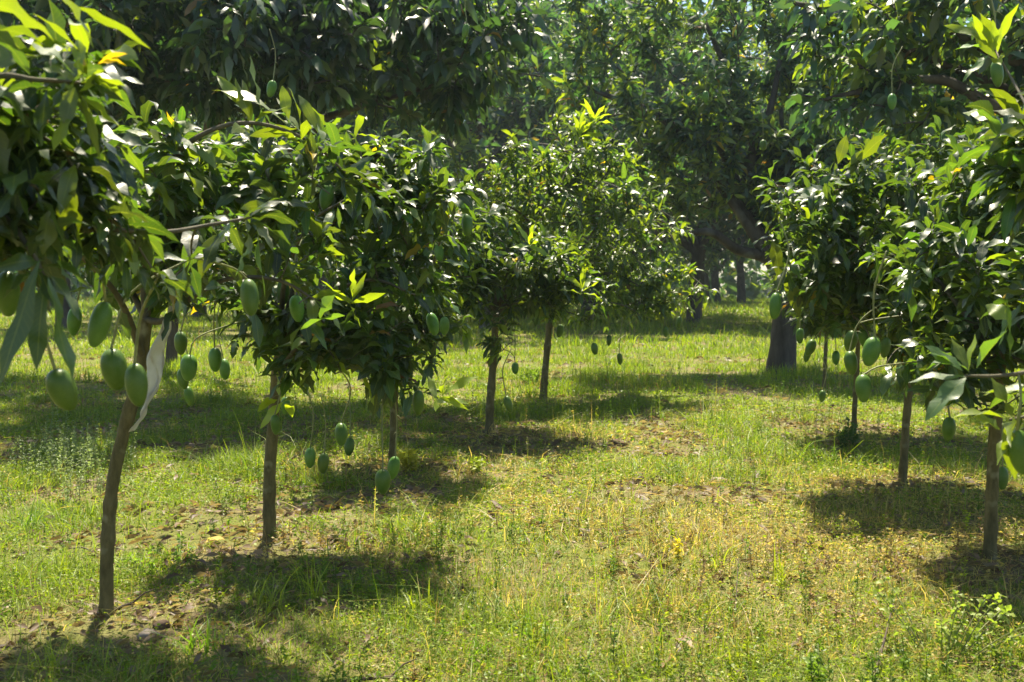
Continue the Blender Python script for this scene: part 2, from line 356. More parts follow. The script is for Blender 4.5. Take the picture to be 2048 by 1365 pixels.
# ------------------------------------------------------------------ mango fruit list (photograph pixel x, y, height in pixels)
FRUIT_LEN = 0.140
FRUITS = [
 (15, 588, 92, 'green mango cut off by the left edge of the photo'),
 (200, 650, 92, 'long mango hanging alone at upper left of the plump front pair'),
 (147, 642, 58, 'small mango half hidden behind a curled leaf at left'),
 (122, 782, 94, 'lowest mango at far left, partly under a drooping leaf'),
 (228, 740, 84, 'left mango of the plump pair in front of the leaning trunk'),
 (271, 770, 86, 'right mango of the plump pair in front of the leaning trunk'),
 (361, 686, 46, 'topmost mango in the string right of the white plastic strip'),
 (378, 736, 54, 'largest middle mango in the string beside the white plastic strip'),
 (366, 758, 44, 'mango tucked behind the middle fruit beside the white plastic strip'),
 (378, 793, 41, 'lowest small mango in the string beside the white plastic strip'),
 (430, 720, 48, 'left mango of the small pair above the shaded grass'),
 (449, 739, 42, 'right lower mango of the small pair above the shaded grass'),
 (499, 596, 77, 'large pale mango hanging alone under the horizontal dark branch'),
 (568, 585, 50, 'mango half hidden by a long wavy leaf under the arching branch'),
 (593, 618, 55, 'pale mango just below the arching branch, right of the wavy leaf'),
 (552, 850, 41, 'small mango hanging in front of the straight trunk', 5.45),
 (572, 812, 38, 'dark mango against the right side of the straight trunk'),
 (683, 869, 47, 'upper mango of the dangling cluster right of the straight trunk'),
 (698, 894, 37, 'round mango just below the upper fruit of the dangling cluster'),
 (620, 916, 42, 'left mango of the low pair on long thin stalks'),
 (645, 927, 42, 'right mango of the low pair on long thin stalks'),
 (765, 964, 52, 'lowest mango of all, left of the pair before the thin trunk'),
 (787, 936, 48, 'right upper mango of the pair before the thin trunk'),
 (837, 806, 51, 'lone oval mango right of the dark leaf clump'),
 (808, 695, 32, 'mango among leaves above the lone oval fruit'),
 (878, 506, 37, 'mango at mid height on the bushy crown, below another'),
 (935, 450, 46, 'pale mango high on the bushy crown'),
 (867, 648, 46, 'dark mango among drooping leaves at the crown base, left one'),
 (890, 652, 38, 'dark mango among drooping leaves at the crown base, right one'),
 (1030, 737, 25, 'small mango beneath the dark leaf clump of the central tree'),
 (1016, 809, 34, 'mango dangling on a long stalk beside the central trunk'),
 (1121, 662, 27, 'dark mango right of the rear slim trunk'),
 (1189, 698, 24, 'mango low over the sunny gap, leftmost of four'),
 (1218, 681, 22, 'mango over the sunny gap, second from left'),
 (1240, 718, 25, 'lowest mango over the sunny gap'),
 (1331, 664, 22, 'mango at the right tip of the rear tree, lower one'),
 (1358, 645, 24, 'mango at the right tip of the rear tree, upper one'),
 (1551, 613, 53, 'pale mango hanging just above the thick old trunk'),
 (1599, 672, 32, 'upper mango of three right of the thick old trunk'),
 (1622, 696, 35, 'middle mango of three right of the thick old trunk'),
 (1614, 711, 28, 'lowest mango of three right of the thick old trunk'),
 (1671, 716, 29, 'small mango near a curled stalk between trunks'),
 (1645, 793, 25, 'tiny low mango in front of the thinnest trunk at right'),
 (1702, 683, 45, 'sunlit topped mango, upper left of the big right cluster'),
 (1727, 677, 38, 'mango half hidden behind others at top of the right cluster'),
 (1703, 726, 49, 'mango at lower left of the big right cluster'),
 (1743, 704, 60, 'longest mango in the middle of the big right cluster'),
 (1727, 777, 57, 'biggest and lowest mango of the right cluster'),
 (1771, 696, 42, 'rightmost mango of the right cluster, among leaves'),
 (1899, 859, 50, 'mango hanging alone left of the right foreground trunk'),
 (2040, 905, 92, 'big mango cut off by the right edge of the photo'),
 (2006, 957, 46, 'small mango touching the right foreground trunk'),
 (1995, 147, 52, 'mango at upper right under a sunlit leafy shoot'),
 (1784, 204, 32, 'mango hanging below the grey branch at upper right'),
 (1461, 236, 17, 'tiny pale mango in the high foliage left of the old limb'),
 (1411, 195, 25, 'mango in high foliage above the dark leaning limb'),
 (1399, 145, 22, 'mango in high foliage, above another near the dark limb'),
 (1527, 291, 23, 'mango left of pale pinkish new leaves'),
 (1645, 44, 29, 'mango under the top grey branch, right of centre'),
 (1587, 29, 25, 'mango under the left end of the top grey branch'),
 (1563, 33, 22, 'mango beside another near the left end of top branch'),
 (1186, 114, 17, 'tiny pale mango in the hazy top centre foliage'),
 (931, 63, 29, 'shaded mango near the top edge, left of centre'),
 (970, 66, 25, 'shaded mango near the top edge, beside another'),
 (543, 178, 34, 'pale mango below the dark drooping leaf whorls'),
 (333, 196, 21, 'small dark mango deep in the shaded upper left'),
 (116, 338, 29, 'round mango deep among the left edge leaves'),
 (655, 393, 50, 'dull mango lying among leaves of the bushy left crown'),
]
def fruit_depth(h): return FPX * FRUIT_LEN / h
FR = np.array([(f[0], f[1], f[2], f[4] if len(f) > 4 else fruit_depth(f[2])) for f in FRUITS], float)

def keep_leaf(P, D, L):
    """false for leaves that would grow through or right in front of a fruit"""
    ok = np.ones(len(P), bool)
    for k in (0.25, 0.6, 0.95):
        x, y, d = proj(P + D * (L * k)[:, None])
        for fx, fy, fh, fd in FR:
            near = (d < fd + 0.06) & (d > fd - 2.4)
            ok &= ~(near & (((x - fx) / (fh * 0.50)) ** 2 + ((y - fy) / (fh * 0.66)) ** 2 < 1))
    return ok
CLEAR = []    # photograph regions that stay open in front of a depth: (x0, y0, x1, y1, depth)
def keep_clear(P, D, L):
    ok = np.ones(len(P), bool)
    for k in (0.3, 0.9):
        x, y, d = proj(P + D * (L * k)[:, None])
        for x0, y0, x1, y1, dep in CLEAR:
            ok &= ~((d < dep) & (x > x0) & (x < x1) & (y > y0) & (y < y1))
    return ok

# ------------------------------------------------------------------ trees
NODES = []            # skeleton points of every near tree, for hanging the fruit
def lobe(px, py, Y, rx, ry, rz):
    k = Y / FPX
    return (at(px, py, Y), np.array([rx * k, rz, ry * k]))
def sample_lobes(lobes, n, rng, shell=0.5, gap=0.0, seed=1, gs=1.6, stray=0):
    vol = np.array([np.prod(r) ** 0.75 for _, r in lobes]); pick = rng.choice(len(lobes), n * 3, p=vol / vol.sum())
    u = nrm(rng.normal(size=(n * 3, 3))); rad = (shell ** 3 + (1 - shell ** 3) * rng.random(n * 3)) ** (1 / 3)
    C = np.array([c for c, _ in lobes])[pick]; Q = np.array([r for _, r in lobes])[pick]
    P = C + u * Q * rad[:, None]
    if gap: P = P[noise(P[:, 0] * gs, P[:, 1] * gs, P[:, 2] * gs, seed) > gap]
    P = P[:n]
    if stray:                       # sprays that reach out past the crown's outline
        k = int(n * stray); pick = rng.choice(len(lobes), k); u = nrm(rng.normal(size=(k, 3)) + [0, 0, .25])
        Q = np.array([lobes[i][0] for i in pick]) + u * np.array([lobes[i][1] for i in pick]) * rng.uniform(1.0, 1.32, (k, 1))
        P = np.vstack([P, Q])
    return P

def skeleton(trunk_top, limbs, tips, rng, sag=0.10):
    """joins every tip to the nearest limb or twig; returns twigs as (points, limb index)"""
    pos = [np.asarray(p) for l in limbs for p in l]; idx = [k for k, l in enumerate(limbs) for _ in l]
    cap = len(pos) + len(tips) * 4 + 4
    A = np.zeros((cap, 3)); I = np.zeros(cap, int); n = len(pos); A[:n] = pos; I[:n] = idx
    order = np.argsort(np.linalg.norm(tips - trunk_top, axis=1)); twigs = []
    dt_all = np.linalg.norm(tips - trunk_top, axis=1)
    for k in order:
        tp = tips[k]; dv = A[:n] - tp; dist = np.sqrt((dv ** 2).sum(1))
        back = np.linalg.norm(A[:n] - trunk_top, axis=1)
        j = int(np.argmin(dist + np.maximum(0, back - dt_all[k]) * 1.5))
        a = A[j]; ln = dist[j]
        mid = (a + tp) / 2 + rng.normal(0, 0.08, 3) * ln + np.array([0, 0, sag * ln])
        t = np.linspace(0, 1, 6)[:, None]
        pts = a * (1 - t) ** 2 + 2 * mid * t * (1 - t) + tp * t ** 2
        twigs.append((pts, int(I[j])))
        for q in (2, 3, 4, 5):
            A[n] = pts[q]; I[n] = I[j]; n += 1
    return twigs

def whorl(p, ax, n, rng, spread=(25, 115), stem=0.10):
    """n leaf roots and directions round the end of a twig"""
    ax = nrm(np.asarray(ax, float)); ref = np.array([0.2, 0.9, 0.3]); s = nrm(np.cross(ax, ref)); t = np.cross(ax, s)
    g = np.arange(n) * 2.39996 + rng.uniform(0, 6.28) + rng.normal(0, 0.25, n)
    e = np.radians(np.linspace(spread[0], spread[1], n) + rng.normal(0, 20, n))
    D = ax * np.cos(e)[:, None] + (s * np.cos(g)[:, None] + t * np.sin(g)[:, None]) * np.sin(e)[:, None]
    P = p - ax * (np.linspace(0, stem, n) + rng.normal(0, 0.006, n))[:, None]
    return P, D

def make_tree(name, label, trunk, r0, r1, limbs, lobes, n_tips, seed, roll=.75, leaf_len=0.16, leaf_w=0.275, per=(8, 13), seg=5,
              droop=1.0, fresh=0.10, yellow=0.006, mat=None, bark=None, twig_r=0.0035, limb_r=0.02, shell=0.45, gap=0.0, gs=1.6, extra=(), singles=(), end_whorls=True,
              group=None, base_col=MATURE, near=True, up=0.55, sides=14, n_auto=0, twig_sides=5, skip_twigs=False, flare=0.16):
    rng = np.random.default_rng(seed)
    trunk = np.asarray(trunk, float); base = trunk[0].copy()
    root = empty(name, base, label, 'tree', group)
    tp = spline(trunk, 16); m = len(tp); f = np.linspace(0, 1, m)
    hgt = tp[:, 2] - base[2]
    rad = r0 + (r1 - r0) * f + r0 * flare * np.exp(-hgt / (r0 * 2.2))
    if near:                        # swollen knots, old pruning scars, widened foot
        for kh in np.random.default_rng(seed + 500).uniform(.12, 1.0, 4): rad = rad * (1 + .16 * np.exp(-((hgt - kh) / .025) ** 2))
        rad = rad + r0 * .35 * np.exp(-hgt / (r0 * .9))
    tp0 = tp.copy(); tp0[0, 2] -= 0.04
    mb = MB(); tube(mb, tp0, rad, sides, 0.10, seed); mb.build('trunk', bark or M_BARK_YOUNG, root, base, False)
    top = trunk[-1]
    limbs = [np.asarray(l, float) for l in limbs]
    for k in range(n_auto):
        c, q = lobes[k % len(lobes)]
        tgt = c + rng.normal(0, 0.35, 3) * q
        a = tp[int(m * rng.uniform(0.86, 0.99))]
        mid = (a + tgt) / 2 + np.array([0, 0, rng.uniform(-0.02, 0.16) * np.linalg.norm(tgt - a)]) + rng.normal(0, 0.07, 3) * np.linalg.norm(tgt - a)
        limbs.append(np.array([a, mid, tgt]))
    L2 = [spline(l, 6) for l in limbs]
    tips = sample_lobes(lobes, n_tips, rng, shell, gap, seed, gs, .13 if near else .05)
    ends = [l[-1] for l in L2]
    twigs = skeleton(top, L2, tips, rng)
    # branches: one part per limb, its twigs with it
    for k, l in enumerate(L2):
        mb = MB(); ln = len(l)
        tube(mb, l, np.linspace(limb_r, max(twig_r * 1.4, limb_r * 0.3), ln), 8 if near else 6, 0.06, seed + k)
        if not skip_twigs:
            for pts, i in twigs:
                if i == k:
                    d_ = np.linalg.norm(pts[-1] - pts[0]); tube(mb, pts, np.linspace(twig_r * (1.1 + 0.8 * min(d_ / 0.5, 1.5)), twig_r, 6), twig_sides)
        mb.build('branch', bark if (bark and not near) else M_TWIG, root, base, False)
        if near: NODES.append(l)
    if near: NODES.append(np.vstack([t[0] for t in twigs]))
    # crown of leaves
    P, D = [], []
    for (pts, i) in twigs:
        ax = nrm(nrm(pts[-1] - pts[-2]) * 0.8 + np.array([0, 0, up]) + rng.normal(0, 0.25, 3))
        n = rng.integers(per[0], per[1] + 1)
        a, b = whorl(pts[-1], ax, n, rng, stem=leaf_len * 0.95)
        P.append(a); D.append(b)
        if rng.random() < 0.5:
            a, b = whorl(pts[3], ax, n // 2, rng, stem=leaf_len * 0.8); P.append(a); D.append(b)
    for e, l in (zip(ends, L2) if end_whorls else ()):
        a, b = whorl(e, nrm(l[-1] - l[-2]) + np.array([0, 0, 0.3]), 10, rng, stem=leaf_len * 0.5); P.append(a); D.append(b)
    sizes = [len(p) for p in P]
    P, D = np.vstack(P), np.vstack(D); n = len(P)
    whf = np.repeat(np.clip(rng.normal(0, 0.35, len(sizes)), -0.5, 1.2), sizes)     # whole whorls flush together
    L = leaf_len * rng.uniform(0.65, 1.3, n)
    col = leaf_cols(n, rng, fresh, yellow, base=base_col)
    young = np.repeat(rng.random(len(sizes)) < fresh * 0.8, sizes)
    mm = rng.uniform(0.4, 1.0, (n, 1))
    col = np.where(young[:, None], col * (1 - mm) + FRESH * mm, col * (1 + 0.25 * whf[:, None]))
    if near:
        k = keep_leaf(P, D, L) & keep_clear(P, D, L); P, D, L, col = P[k], D[k], L[k], col[k]
    mb = MB()
    add_leaves(mb, P, D, L, L * leaf_w * rng.uniform(0.8, 1.15, len(L)), col, rng, seg, droop, roll)
    for (pp, ax, nl, ll, c, dr, spread) in extra:
        a, b = whorl(np.asarray(pp), np.asarray(ax, float), nl, rng, spread, ll * 0.3)
        cc = np.clip(np.repeat(np.asarray(c)[None], nl, 0) * rng.uniform(0.75, 1.2, (nl, 1)), 0, 1)
        add_leaves(mb, a, b, ll * rng.uniform(0.75, 1.15, nl), ll * 0.23 * rng.uniform(0.8, 1.15, nl), cc, rng, seg, dr, 0.7)
    single_leaves(mb, singles, rng)
    mb.build('crown', mat or M_LEAF, root, base)
    return root

def trunk_px(pts, Y, dY=()):
    out = []
    for k, (x, y) in enumerate(pts):
        out.append(at(x, y, Y + (dY[k] if k < len(dY) else 0)))
    return out
def gY(py): return float(ground_at(CX, py)[1])
def rooted(pts, **kw):
    """trunk polyline from photograph pixels, foot on the ground"""
    g = ground_at(*pts[0]); out = trunk_px(pts, g[1]); out[0] = g; return out, g[1]

YG = 'young mango trees in two rows'
CLEAR += [(1000, 660, 1530, 1365, 12.5), (300, 960, 1780, 1365, 30), (1000, 720, 1540, 1365, 30), (205, 830, 285, 1230, 30), (640, 740, 720, 850, 8)]

# left row
tA, YA = rooted([(213, 1225), (214, 1120), (224, 980), (246, 870), (268, 790), (286, 715), (292, 640)])
make_tree('mango_tree', 'nearest young mango tree at left with leaning curved trunk and white plastic strip', tA, 0.030, 0.025,
    [[tA[-1], at(330, 640, YA - .1), at(400, 584, YA - .2), at(470, 556, YA - .25), at(560, 562, YA - .25), at(630, 600, YA - .25)],
     [tA[-1], at(290, 540, YA), at(330, 420, YA - .1), at(350, 315, YA - .2), at(430, 258, YA - .25), at(520, 248, YA - .2), at(620, 284, YA - .1), at(690, 345, YA)],
     [tA[-2], at(240, 600, YA - .3), at(170, 520, YA - .6), at(90, 450, YA - .8)],
     [tA[-1], at(310, 540, YA + .3), at(360, 430, YA + .6), at(420, 360, YA + .7)],
     [tA[-1], at(250, 560, YA + .2), at(170, 440, YA + .4), at(110, 360, YA + .5)]],
    [lobe(330, 440, YA, 330, 175, 0.42), lobe(560, 400, YA - .1, 200, 150, 0.35), lobe(150, 470, YA, 220, 150, 0.4), lobe(480, 310, YA - .1, 190, 90, 0.35), lobe(420, 560, YA - .2, 220, 80, .32)],
    112, 11, 0.225, seg=7, fresh=0.06, limb_r=0.017, group=YG, shell=0.2, gap=0.48, gs=3.2, twig_r=0.003,
    singles=[((526, 239), (499, 108), 4.3, 24, FRESH * .8, .05, .9), ((574, 249), (420, 181), 4.3, 30, FRESH * .8, .22, .5), ((485, 219), (434, 152), 4.3, 24, FRESH * .9, .1, .8),
             ((578, 239), (564, 171), 4.35, 24, FRESH * .8, .05, 1.0), ((636, 266), (596, 190), 4.4, 20, FRESH * .8, .15, .9), ((645, 262), (610, 215), 4.4, 18, FRESH * .7, .15, .9),
             ((400, 311), (304, 243), 4.2, 26, MATURE * 1.6, .12, .5), ((352, 290), (215, 263), 4.2, 28, FRESH * .8, .12, .6), ((352, 296), (245, 312), 4.2, 34, MATURE * 1.7, .14, .7), ((369, 325), (280, 345), 4.1, 42, MATURE * 1.4, .15, .35),
             ((407, 410), (372, 342), 4.0, 40, FRESH * .8, .1, .9), ((330, 400), (262, 332), 4.1, 24, FRESH * .7, .2, .8), ((350, 440), (300, 355), 4.1, 26, FRESH * .7, .2, .8), ((513, 447), (530, 600), 3.6, 36, MATURE * 1.2, .12, .9),
             ((505, 480), (470, 555), 3.3, 40, MATURE * 1.5, .1, .8), ((430, 470), (400, 560), 3.6, 34, FRESH * .6, .1, .9), ((600, 660), (690, 632), 3.9, 30, MATURE * 1.8, .15, .4), ((640, 640), (672, 590), 3.9, 34, MATURE * 2, .05, .6)],
    extra=[(at(500, 240, YA - .2), (0.1, -.2, 1), 5, 0.22, FRESH * 0.6, 0.5, (20, 100)), (at(605, 262, YA - .15), (0.2, -.1, 1), 5, 0.2, FRESH * 0.7, 0.5, (20, 100)),
           (at(345, 300, YA - .3), (-.4, -.4, .6), 5, 0.22, FRESH * 0.6, 0.8, (30, 110))])

tB, YB = rooted([(540, 1085), (539, 960), (546, 850), (553, 760), (562, 680)])
make_tree('mango_tree', 'young mango tree with straight trunk, second from the left edge', tB, 0.036, 0.030,
    [[tB[-1], at(640, 600, YB - .2), at(740, 560, YB - .3), at(830, 590, YB - .4)],
     [tB[-1], at(600, 540, YB), at(680, 430, YB + .1), at(760, 350, YB + .1), at(850, 310, YB)],
     [tB[-1], at(520, 560, YB + .2), at(480, 440, YB + .4)],
     [tB[-2], at(600, 690, YB - .4), at(690, 650, YB - .3), at(770, 670, YB - .35)],
     [tB[-1], at(570, 560, YB - .3), at(620, 450, YB - .6), at(690, 400, YB - .7)]],
    [lobe(640, 500, YB, 260, 210, 0.42), lobe(790, 440, YB, 150, 150, 0.4), lobe(560, 640, YB, 150, 110, 0.4), lobe(740, 680, YB - .3, 130, 90, .35), lobe(640, 330, YB, 190, 90, .4)],
    165, 12, 0.22, seg=7, fresh=0.06, limb_r=0.018, group=YG, shell=0.2, gap=0.50, gs=3.2, twig_r=0.003,
    extra=[(at(555, 800, YB - .15), (-.3, -.3, .2), 5, 0.2, FRESH * 1.3, 0.6, (20, 90)), (at(885, 790, YB - .9), (.6, -.3, .5), 6, 0.19, FRESH * 1.1, .4, (20, 80)), (at(705, 595, YB - 1), (.2, -.4, .6), 6, .17, FRESH * 1.3, .4, (20, 80))])

tC, YC = rooted([(785, 935), (787, 860), (790, 780), (796, 700), (800, 620)])
make_tree('mango_tree', 'young mango tree behind the dangling fruit with a thin pale trunk', tC, 0.031, 0.025, [],
    [lobe(800, 500, YC, 175, 170, 0.9), lobe(880, 440, YC, 120, 110, 0.7), lobe(770, 690, YC - .3, 105, 100, 0.45), lobe(860, 610, YC, 110, 70, .7), lobe(760, 360, YC, 130, 80, .6)],
    205, 13, 0.205, seg=5, fresh=0.06, limb_r=0.018, group=YG, n_auto=7, shell=0.3, gap=0.38, gs=2.6)

tD, YD = rooted([(978, 868), (981, 800), (986, 730), (990, 670), (994, 600)])
make_tree('mango_tree', 'young mango tree at centre with a dark leaf clump hanging beside its trunk', tD, 0.041, 0.034, [],
    [lobe(985, 560, YD, 150, 100, .9), lobe(930, 520, YD, 90, 90, .7), lobe(1080, 540, YD, 90, 80, .7), lobe(1010, 680, YD - .4, 30, 55, .25), lobe(990, 470, YD, 110, 60, .6), lobe(1150, 580, YD - .2, 70, 50, .5)],
    260, 14, 0.195, seg=5, fresh=0.16, limb_r=0.02, group=YG, n_auto=8, shell=0.3, gap=0.34, gs=2.4,
    extra=[(at(1060, 480, YD - .6), (.1, -.2, .8), 8, .22, FRESH * 1.6, .4, (20, 80)), (at(1165, 575, YD - .7), (.1, -.2, .8), 9, .22, FRESH * 1.2, .5, (20, 85)), (at(930, 655, YD - .6), (0, -.2, -.6), 5, .26, FRESH * 1.2, .8, (10, 50))])

tE, YE = rooted([(1086, 798), (1090, 740), (1096, 680), (1100, 620), (1104, 560)])
make_tree('mango_tree', 'young mango tree with broad sunlit crown, farthest in the left row', tE, 0.046, 0.038, [],
    [lobe(1130, 470, YE, 190, 130, 1.2), lobe(1260, 480, YE, 130, 120, 1.0), lobe(1060, 380, YE, 140, 100, 1.0), lobe(1160, 340, YE, 120, 110, .9), lobe(1200, 600, YE, 170, 50, 1.0), lobe(1320, 570, YE, 80, 60, .8), lobe(960, 440, YE, 110, 100, .9)],
    450, 15, 0.22, seg=5, base_col=MATURE * 1.15, fresh=0.26, limb_r=0.028, group=YG, n_auto=9, shell=0.3, gap=0.38, gs=2.2, twig_r=0.005,
    extra=[(at(1160, 265, YE - .5), (.1, -.2, .9), 10, .34, FRESH * 1.3, .5, (20, 85)), (at(1190, 235, YE - .3), (.1, -.1, 1), 9, .28, FRESH * 1.6, .4, (20, 80)), (at(1250, 365, YE - .6), (.2, -.3, .8), 10, .32, MATURE * 2, .5, (30, 90))])

# right row
tF, YF = rooted([(1980, 1132), (1983, 1010), (1988, 900), (1995, 800), (2002, 700)])
make_tree('mango_tree', 'nearest young mango tree at right with straight trunk close to the edge', tF, 0.031, 0.027, [],
    [lobe(2010, 560, YF, 210, 170, .9), lobe(1880, 560, YF + .1, 140, 150, .7), lobe(2050, 420, YF, 150, 110, .6), lobe(1960, 380, YF + .2, 130, 90, .5), lobe(2060, 320, YF + .2, 90, 80, .45), lobe(1930, 740, YF - .2, 110, 80, .5), lobe(2060, 720, YF, 120, 110, .6)],
    200, 21, 0.225, seg=7, fresh=0.05, limb_r=0.018, group=YG, n_auto=8, shell=0.2, gap=0.35, gs=3.0, twig_r=.003)

tG, YG_ = rooted([(1805, 968), (1809, 890), (1816, 800), (1822, 720), (1826, 640)])
make_tree('mango_tree', 'young mango tree with the big fruit cluster, second in the right row', tG, 0.030, 0.026, [],
    [lobe(1820, 500, YG_, 210, 130, 1.0), lobe(1690, 480, YG_ - .2, 130, 120, .8), lobe(1950, 430, YG_, 150, 100, .9), lobe(1740, 600, YG_ - .5, 150, 60, .6), lobe(1610, 480, YG_ - .5, 70, 110, .5), lobe(1830, 640, YG_, 110, 90, .6), lobe(1720, 400, YG_, 130, 70, .6), lobe(1860, 350, YG_, 150, 80, .6), lobe(1700, 350, YG_ - .1, 120, 70, .6), lobe(1590, 430, YG_ - .4, 60, 80, .5)],
    370, 22, 0.215, seg=7, fresh=0.06, limb_r=0.02, group=YG, n_auto=9, shell=0.3, gap=0.38, gs=2.6,
    singles=[((1703, 342), (1775, 270), YG_ - .6, 30, FRESH * .6, .15, .8), ((1676, 328), (1693, 270), YG_ - .6, 22, FRESH * .6, .05, .9), ((1700, 350), (1725, 300), YG_ - .6, 22, FRESH * .7, .1, .8), ((1650, 380), (1590, 400), YG_ - .6, 24, MATURE * 1.6, .15, .5), ((1740, 380), (1660, 370), YG_ - .6, 24, MATURE * 1.6, .15, .4), ((1820, 390), (1850, 330), YG_ - .6, 26, FRESH * .6, .2, .7),
             ((1760, 440), (1830, 500), YG_ - .9, 26, MATURE * 1.5, .1, .5), ((1900, 400), (1960, 470), YG_ - .9, 26, MATURE * 1.6, .1, .4), ((1560, 560), (1545, 480), YG_ - .6, 28, FRESH * .6, .1, .9), ((1570, 545), (1600, 640), YG_ - .5, 28, FRESH * .7, .1, .9)],
    extra=[])

tH, YH = rooted([(1707, 872), (1710, 800), (1714, 730), (1718, 660), (1720, 600)])
make_tree('mango_tree', 'young mango tree with leafy weed at its foot, third in the right row', tH, 0.025, 0.022, [],
    [lobe(1720, 520, YH, 150, 110, .9), lobe(1620, 520, YH, 75, 100, .7), lobe(1650, 620, YH - .3, 70, 45, .5), lobe(1800, 560, YH, 120, 100, .8)],
    210, 23, 0.195, seg=5, fresh=0.10, limb_r=0.02, group=YG, n_auto=7, shell=0.3, gap=0.1)

tI, YI = rooted([(1648, 778), (1650, 730), (1652, 690), (1655, 630), (1656, 580)])
make_tree('mango_tree', 'smallest young mango tree behind, farthest in the right row with thin trunk', tI, 0.028, 0.024, [],
    [lobe(1660, 520, YI, 110, 90, .9), lobe(1740, 510, YI, 110, 100, .9), lobe(1600, 570, YI, 40, 50, .5)],
    200, 24, 0.2, seg=5, fresh=0.12, limb_r=0.02, group=YG, n_auto=6, shell=0.3, gap=0.1)

# trees whose trunks stand just outside the frame and reach into it
YK = 2.7
kb = np.array([-2.0, 2.9, 0.0]); kb[2] = gz(kb[0], kb[1])
K1 = [kb + [0.05, 0, 1.25], at(-140, 480, YK + .1), at(60, 470, YK + .1), at(200, 459, YK + .25), at(330, 464, YK + .4), at(420, 450, YK + .5), at(500, 436, YK + .55)]
K2 = [kb + [0.05, 0, 1.35], at(-160, 250, YK - .2), at(-20, 158, YK - .3), at(70, 160, YK - .3), at(160, 166, YK - .25)]
K3 = [kb + [0.05, 0, 1.25], at(-120, 420, YK), at(0, 430, YK - .1), at(60, 500, YK - .2), at(90, 555, YK - .2)]
K4 = [kb + [0.05, 0, 1.35], at(-150, 300, YK), at(20, 260, YK), at(110, 290, YK + .1), at(150, 340, YK + .1)]
make_tree('mango_tree', 'mango tree beyond the left edge, its large backlit leaves filling the upper corner', [kb, kb + [0.03, 0, .6], kb + [0.05, 0, 1.15], kb + [.05, 0, 1.4]], 0.045, 0.035,
    [K1, K2, K3, K4],
    [lobe(50, 310, YK, 120, 130, .35), lobe(20, 450, YK, 130, 110, .4), lobe(150, 420, YK + .3, 100, 90, .3), lobe(-130, 330, YK, 130, 160, .35), lobe(350, 520, YK + .5, 90, 45, .2), lobe(50, 140, YK - .2, 90, 60, .25)],
    80, 31, 0.215, seg=7, base_col=MATURE * .8, fresh=0.03, yellow=0, limb_r=0.012, group=YG, shell=0.2, gap=0.25, gs=3.0, twig_r=.003, droop=1.1, up=0.2,
    singles=[((150, 14), (302, 99), 2.4, 24, FRESH * .8, .10, .9), ((118, -6), (188, 99), 2.4, 42, FRESH * .7, .2, .8), ((-30, 10), (109, 84), 2.35, 50, FRESH * .8, .18, .8), ((152, 152), (27, 72), 2.35, 52, MATURE * 1.4, .2, .3),
             ((65, 27), (167, 113), 2.4, 18, FRESH * .9, .12, .2), ((164, 191), (244, 258), 2.4, 26, FRESH * .9, .08, .8), ((174, 150), (154, 79), 2.4, 32, FRESH * .8, .05, .8), ((160, 160), (171, 116), 2.38, 20, YELLOW * .9, .1, .9),
             ((196, 128), (253, 132), 2.4, 14, YELLOW * .9, .2, .6), ((205, 118), (254, 108), 2.4, 10, YELLOW * .9, .1, .8), ((150, 160), (85, 137), 2.4, 28, FRESH * .7, .1, .9), ((164, 191), (202, 328), 2.4, 20, FRESH * .5, .1, .5),
             ((181, 167), (219, 215), 2.4, 30, MATURE, .3, .6), ((180, 160), (225, 185), 2.4, 22, FRESH, .1, .8), ((150, 175), (130, 260), 2.4, 34, FRESH * .6, .1, .9), ((130, 165), (95, 235), 2.4, 30, MATURE, .1, .8), ((-20, 60), (60, 150), 2.3, 40, MATURE, .2, .6),
             ((79, 522), (-4, 778), 2.4, 48, MATURE, -.04, .9), ((96, 555), (150, 785), 2.4, 50, MATURE * 1.2, .04, .8), ((88, 540), (5, 600), 2.4, 34, MATURE, .1, .7), ((110, 520), (160, 590), 2.5, 34, MATURE * 1.3, .1, .8), ((85, 510), (100, 420), 2.5, 40, FRESH * .5, .1, .9),
             ((95, 460), (72, 330), 2.6, 44, MATURE * 1.3, .1, .9), ((120, 470), (150, 380), 2.6, 40, FRESH * .5, .1, .9), ((140, 400), (165, 500), 2.6, 36, FRESH * .5, .1, .9), ((150, 330), (120, 430), 2.6, 34, FRESH * .6, .1, .8), ((10, 330), (60, 450), 2.5, 44, MATURE, .1, .8), ((0, 470), (50, 500), 2.5, 40, MATURE, .1, .6)],
    extra=[(at(165, 165, YK - .3), (.4, -.2, .8), 4, .16, FRESH * 1.0, .8, (30, 110)), (at(90, 560, YK - .2), (.1, -.2, -.8), 4, .2, MATURE, .6, (20, 70)),
           (at(500, 445, YK + .55), (.3, -.1, -.4), 3, .16, FRESH * .6, .9, (15, 80))])

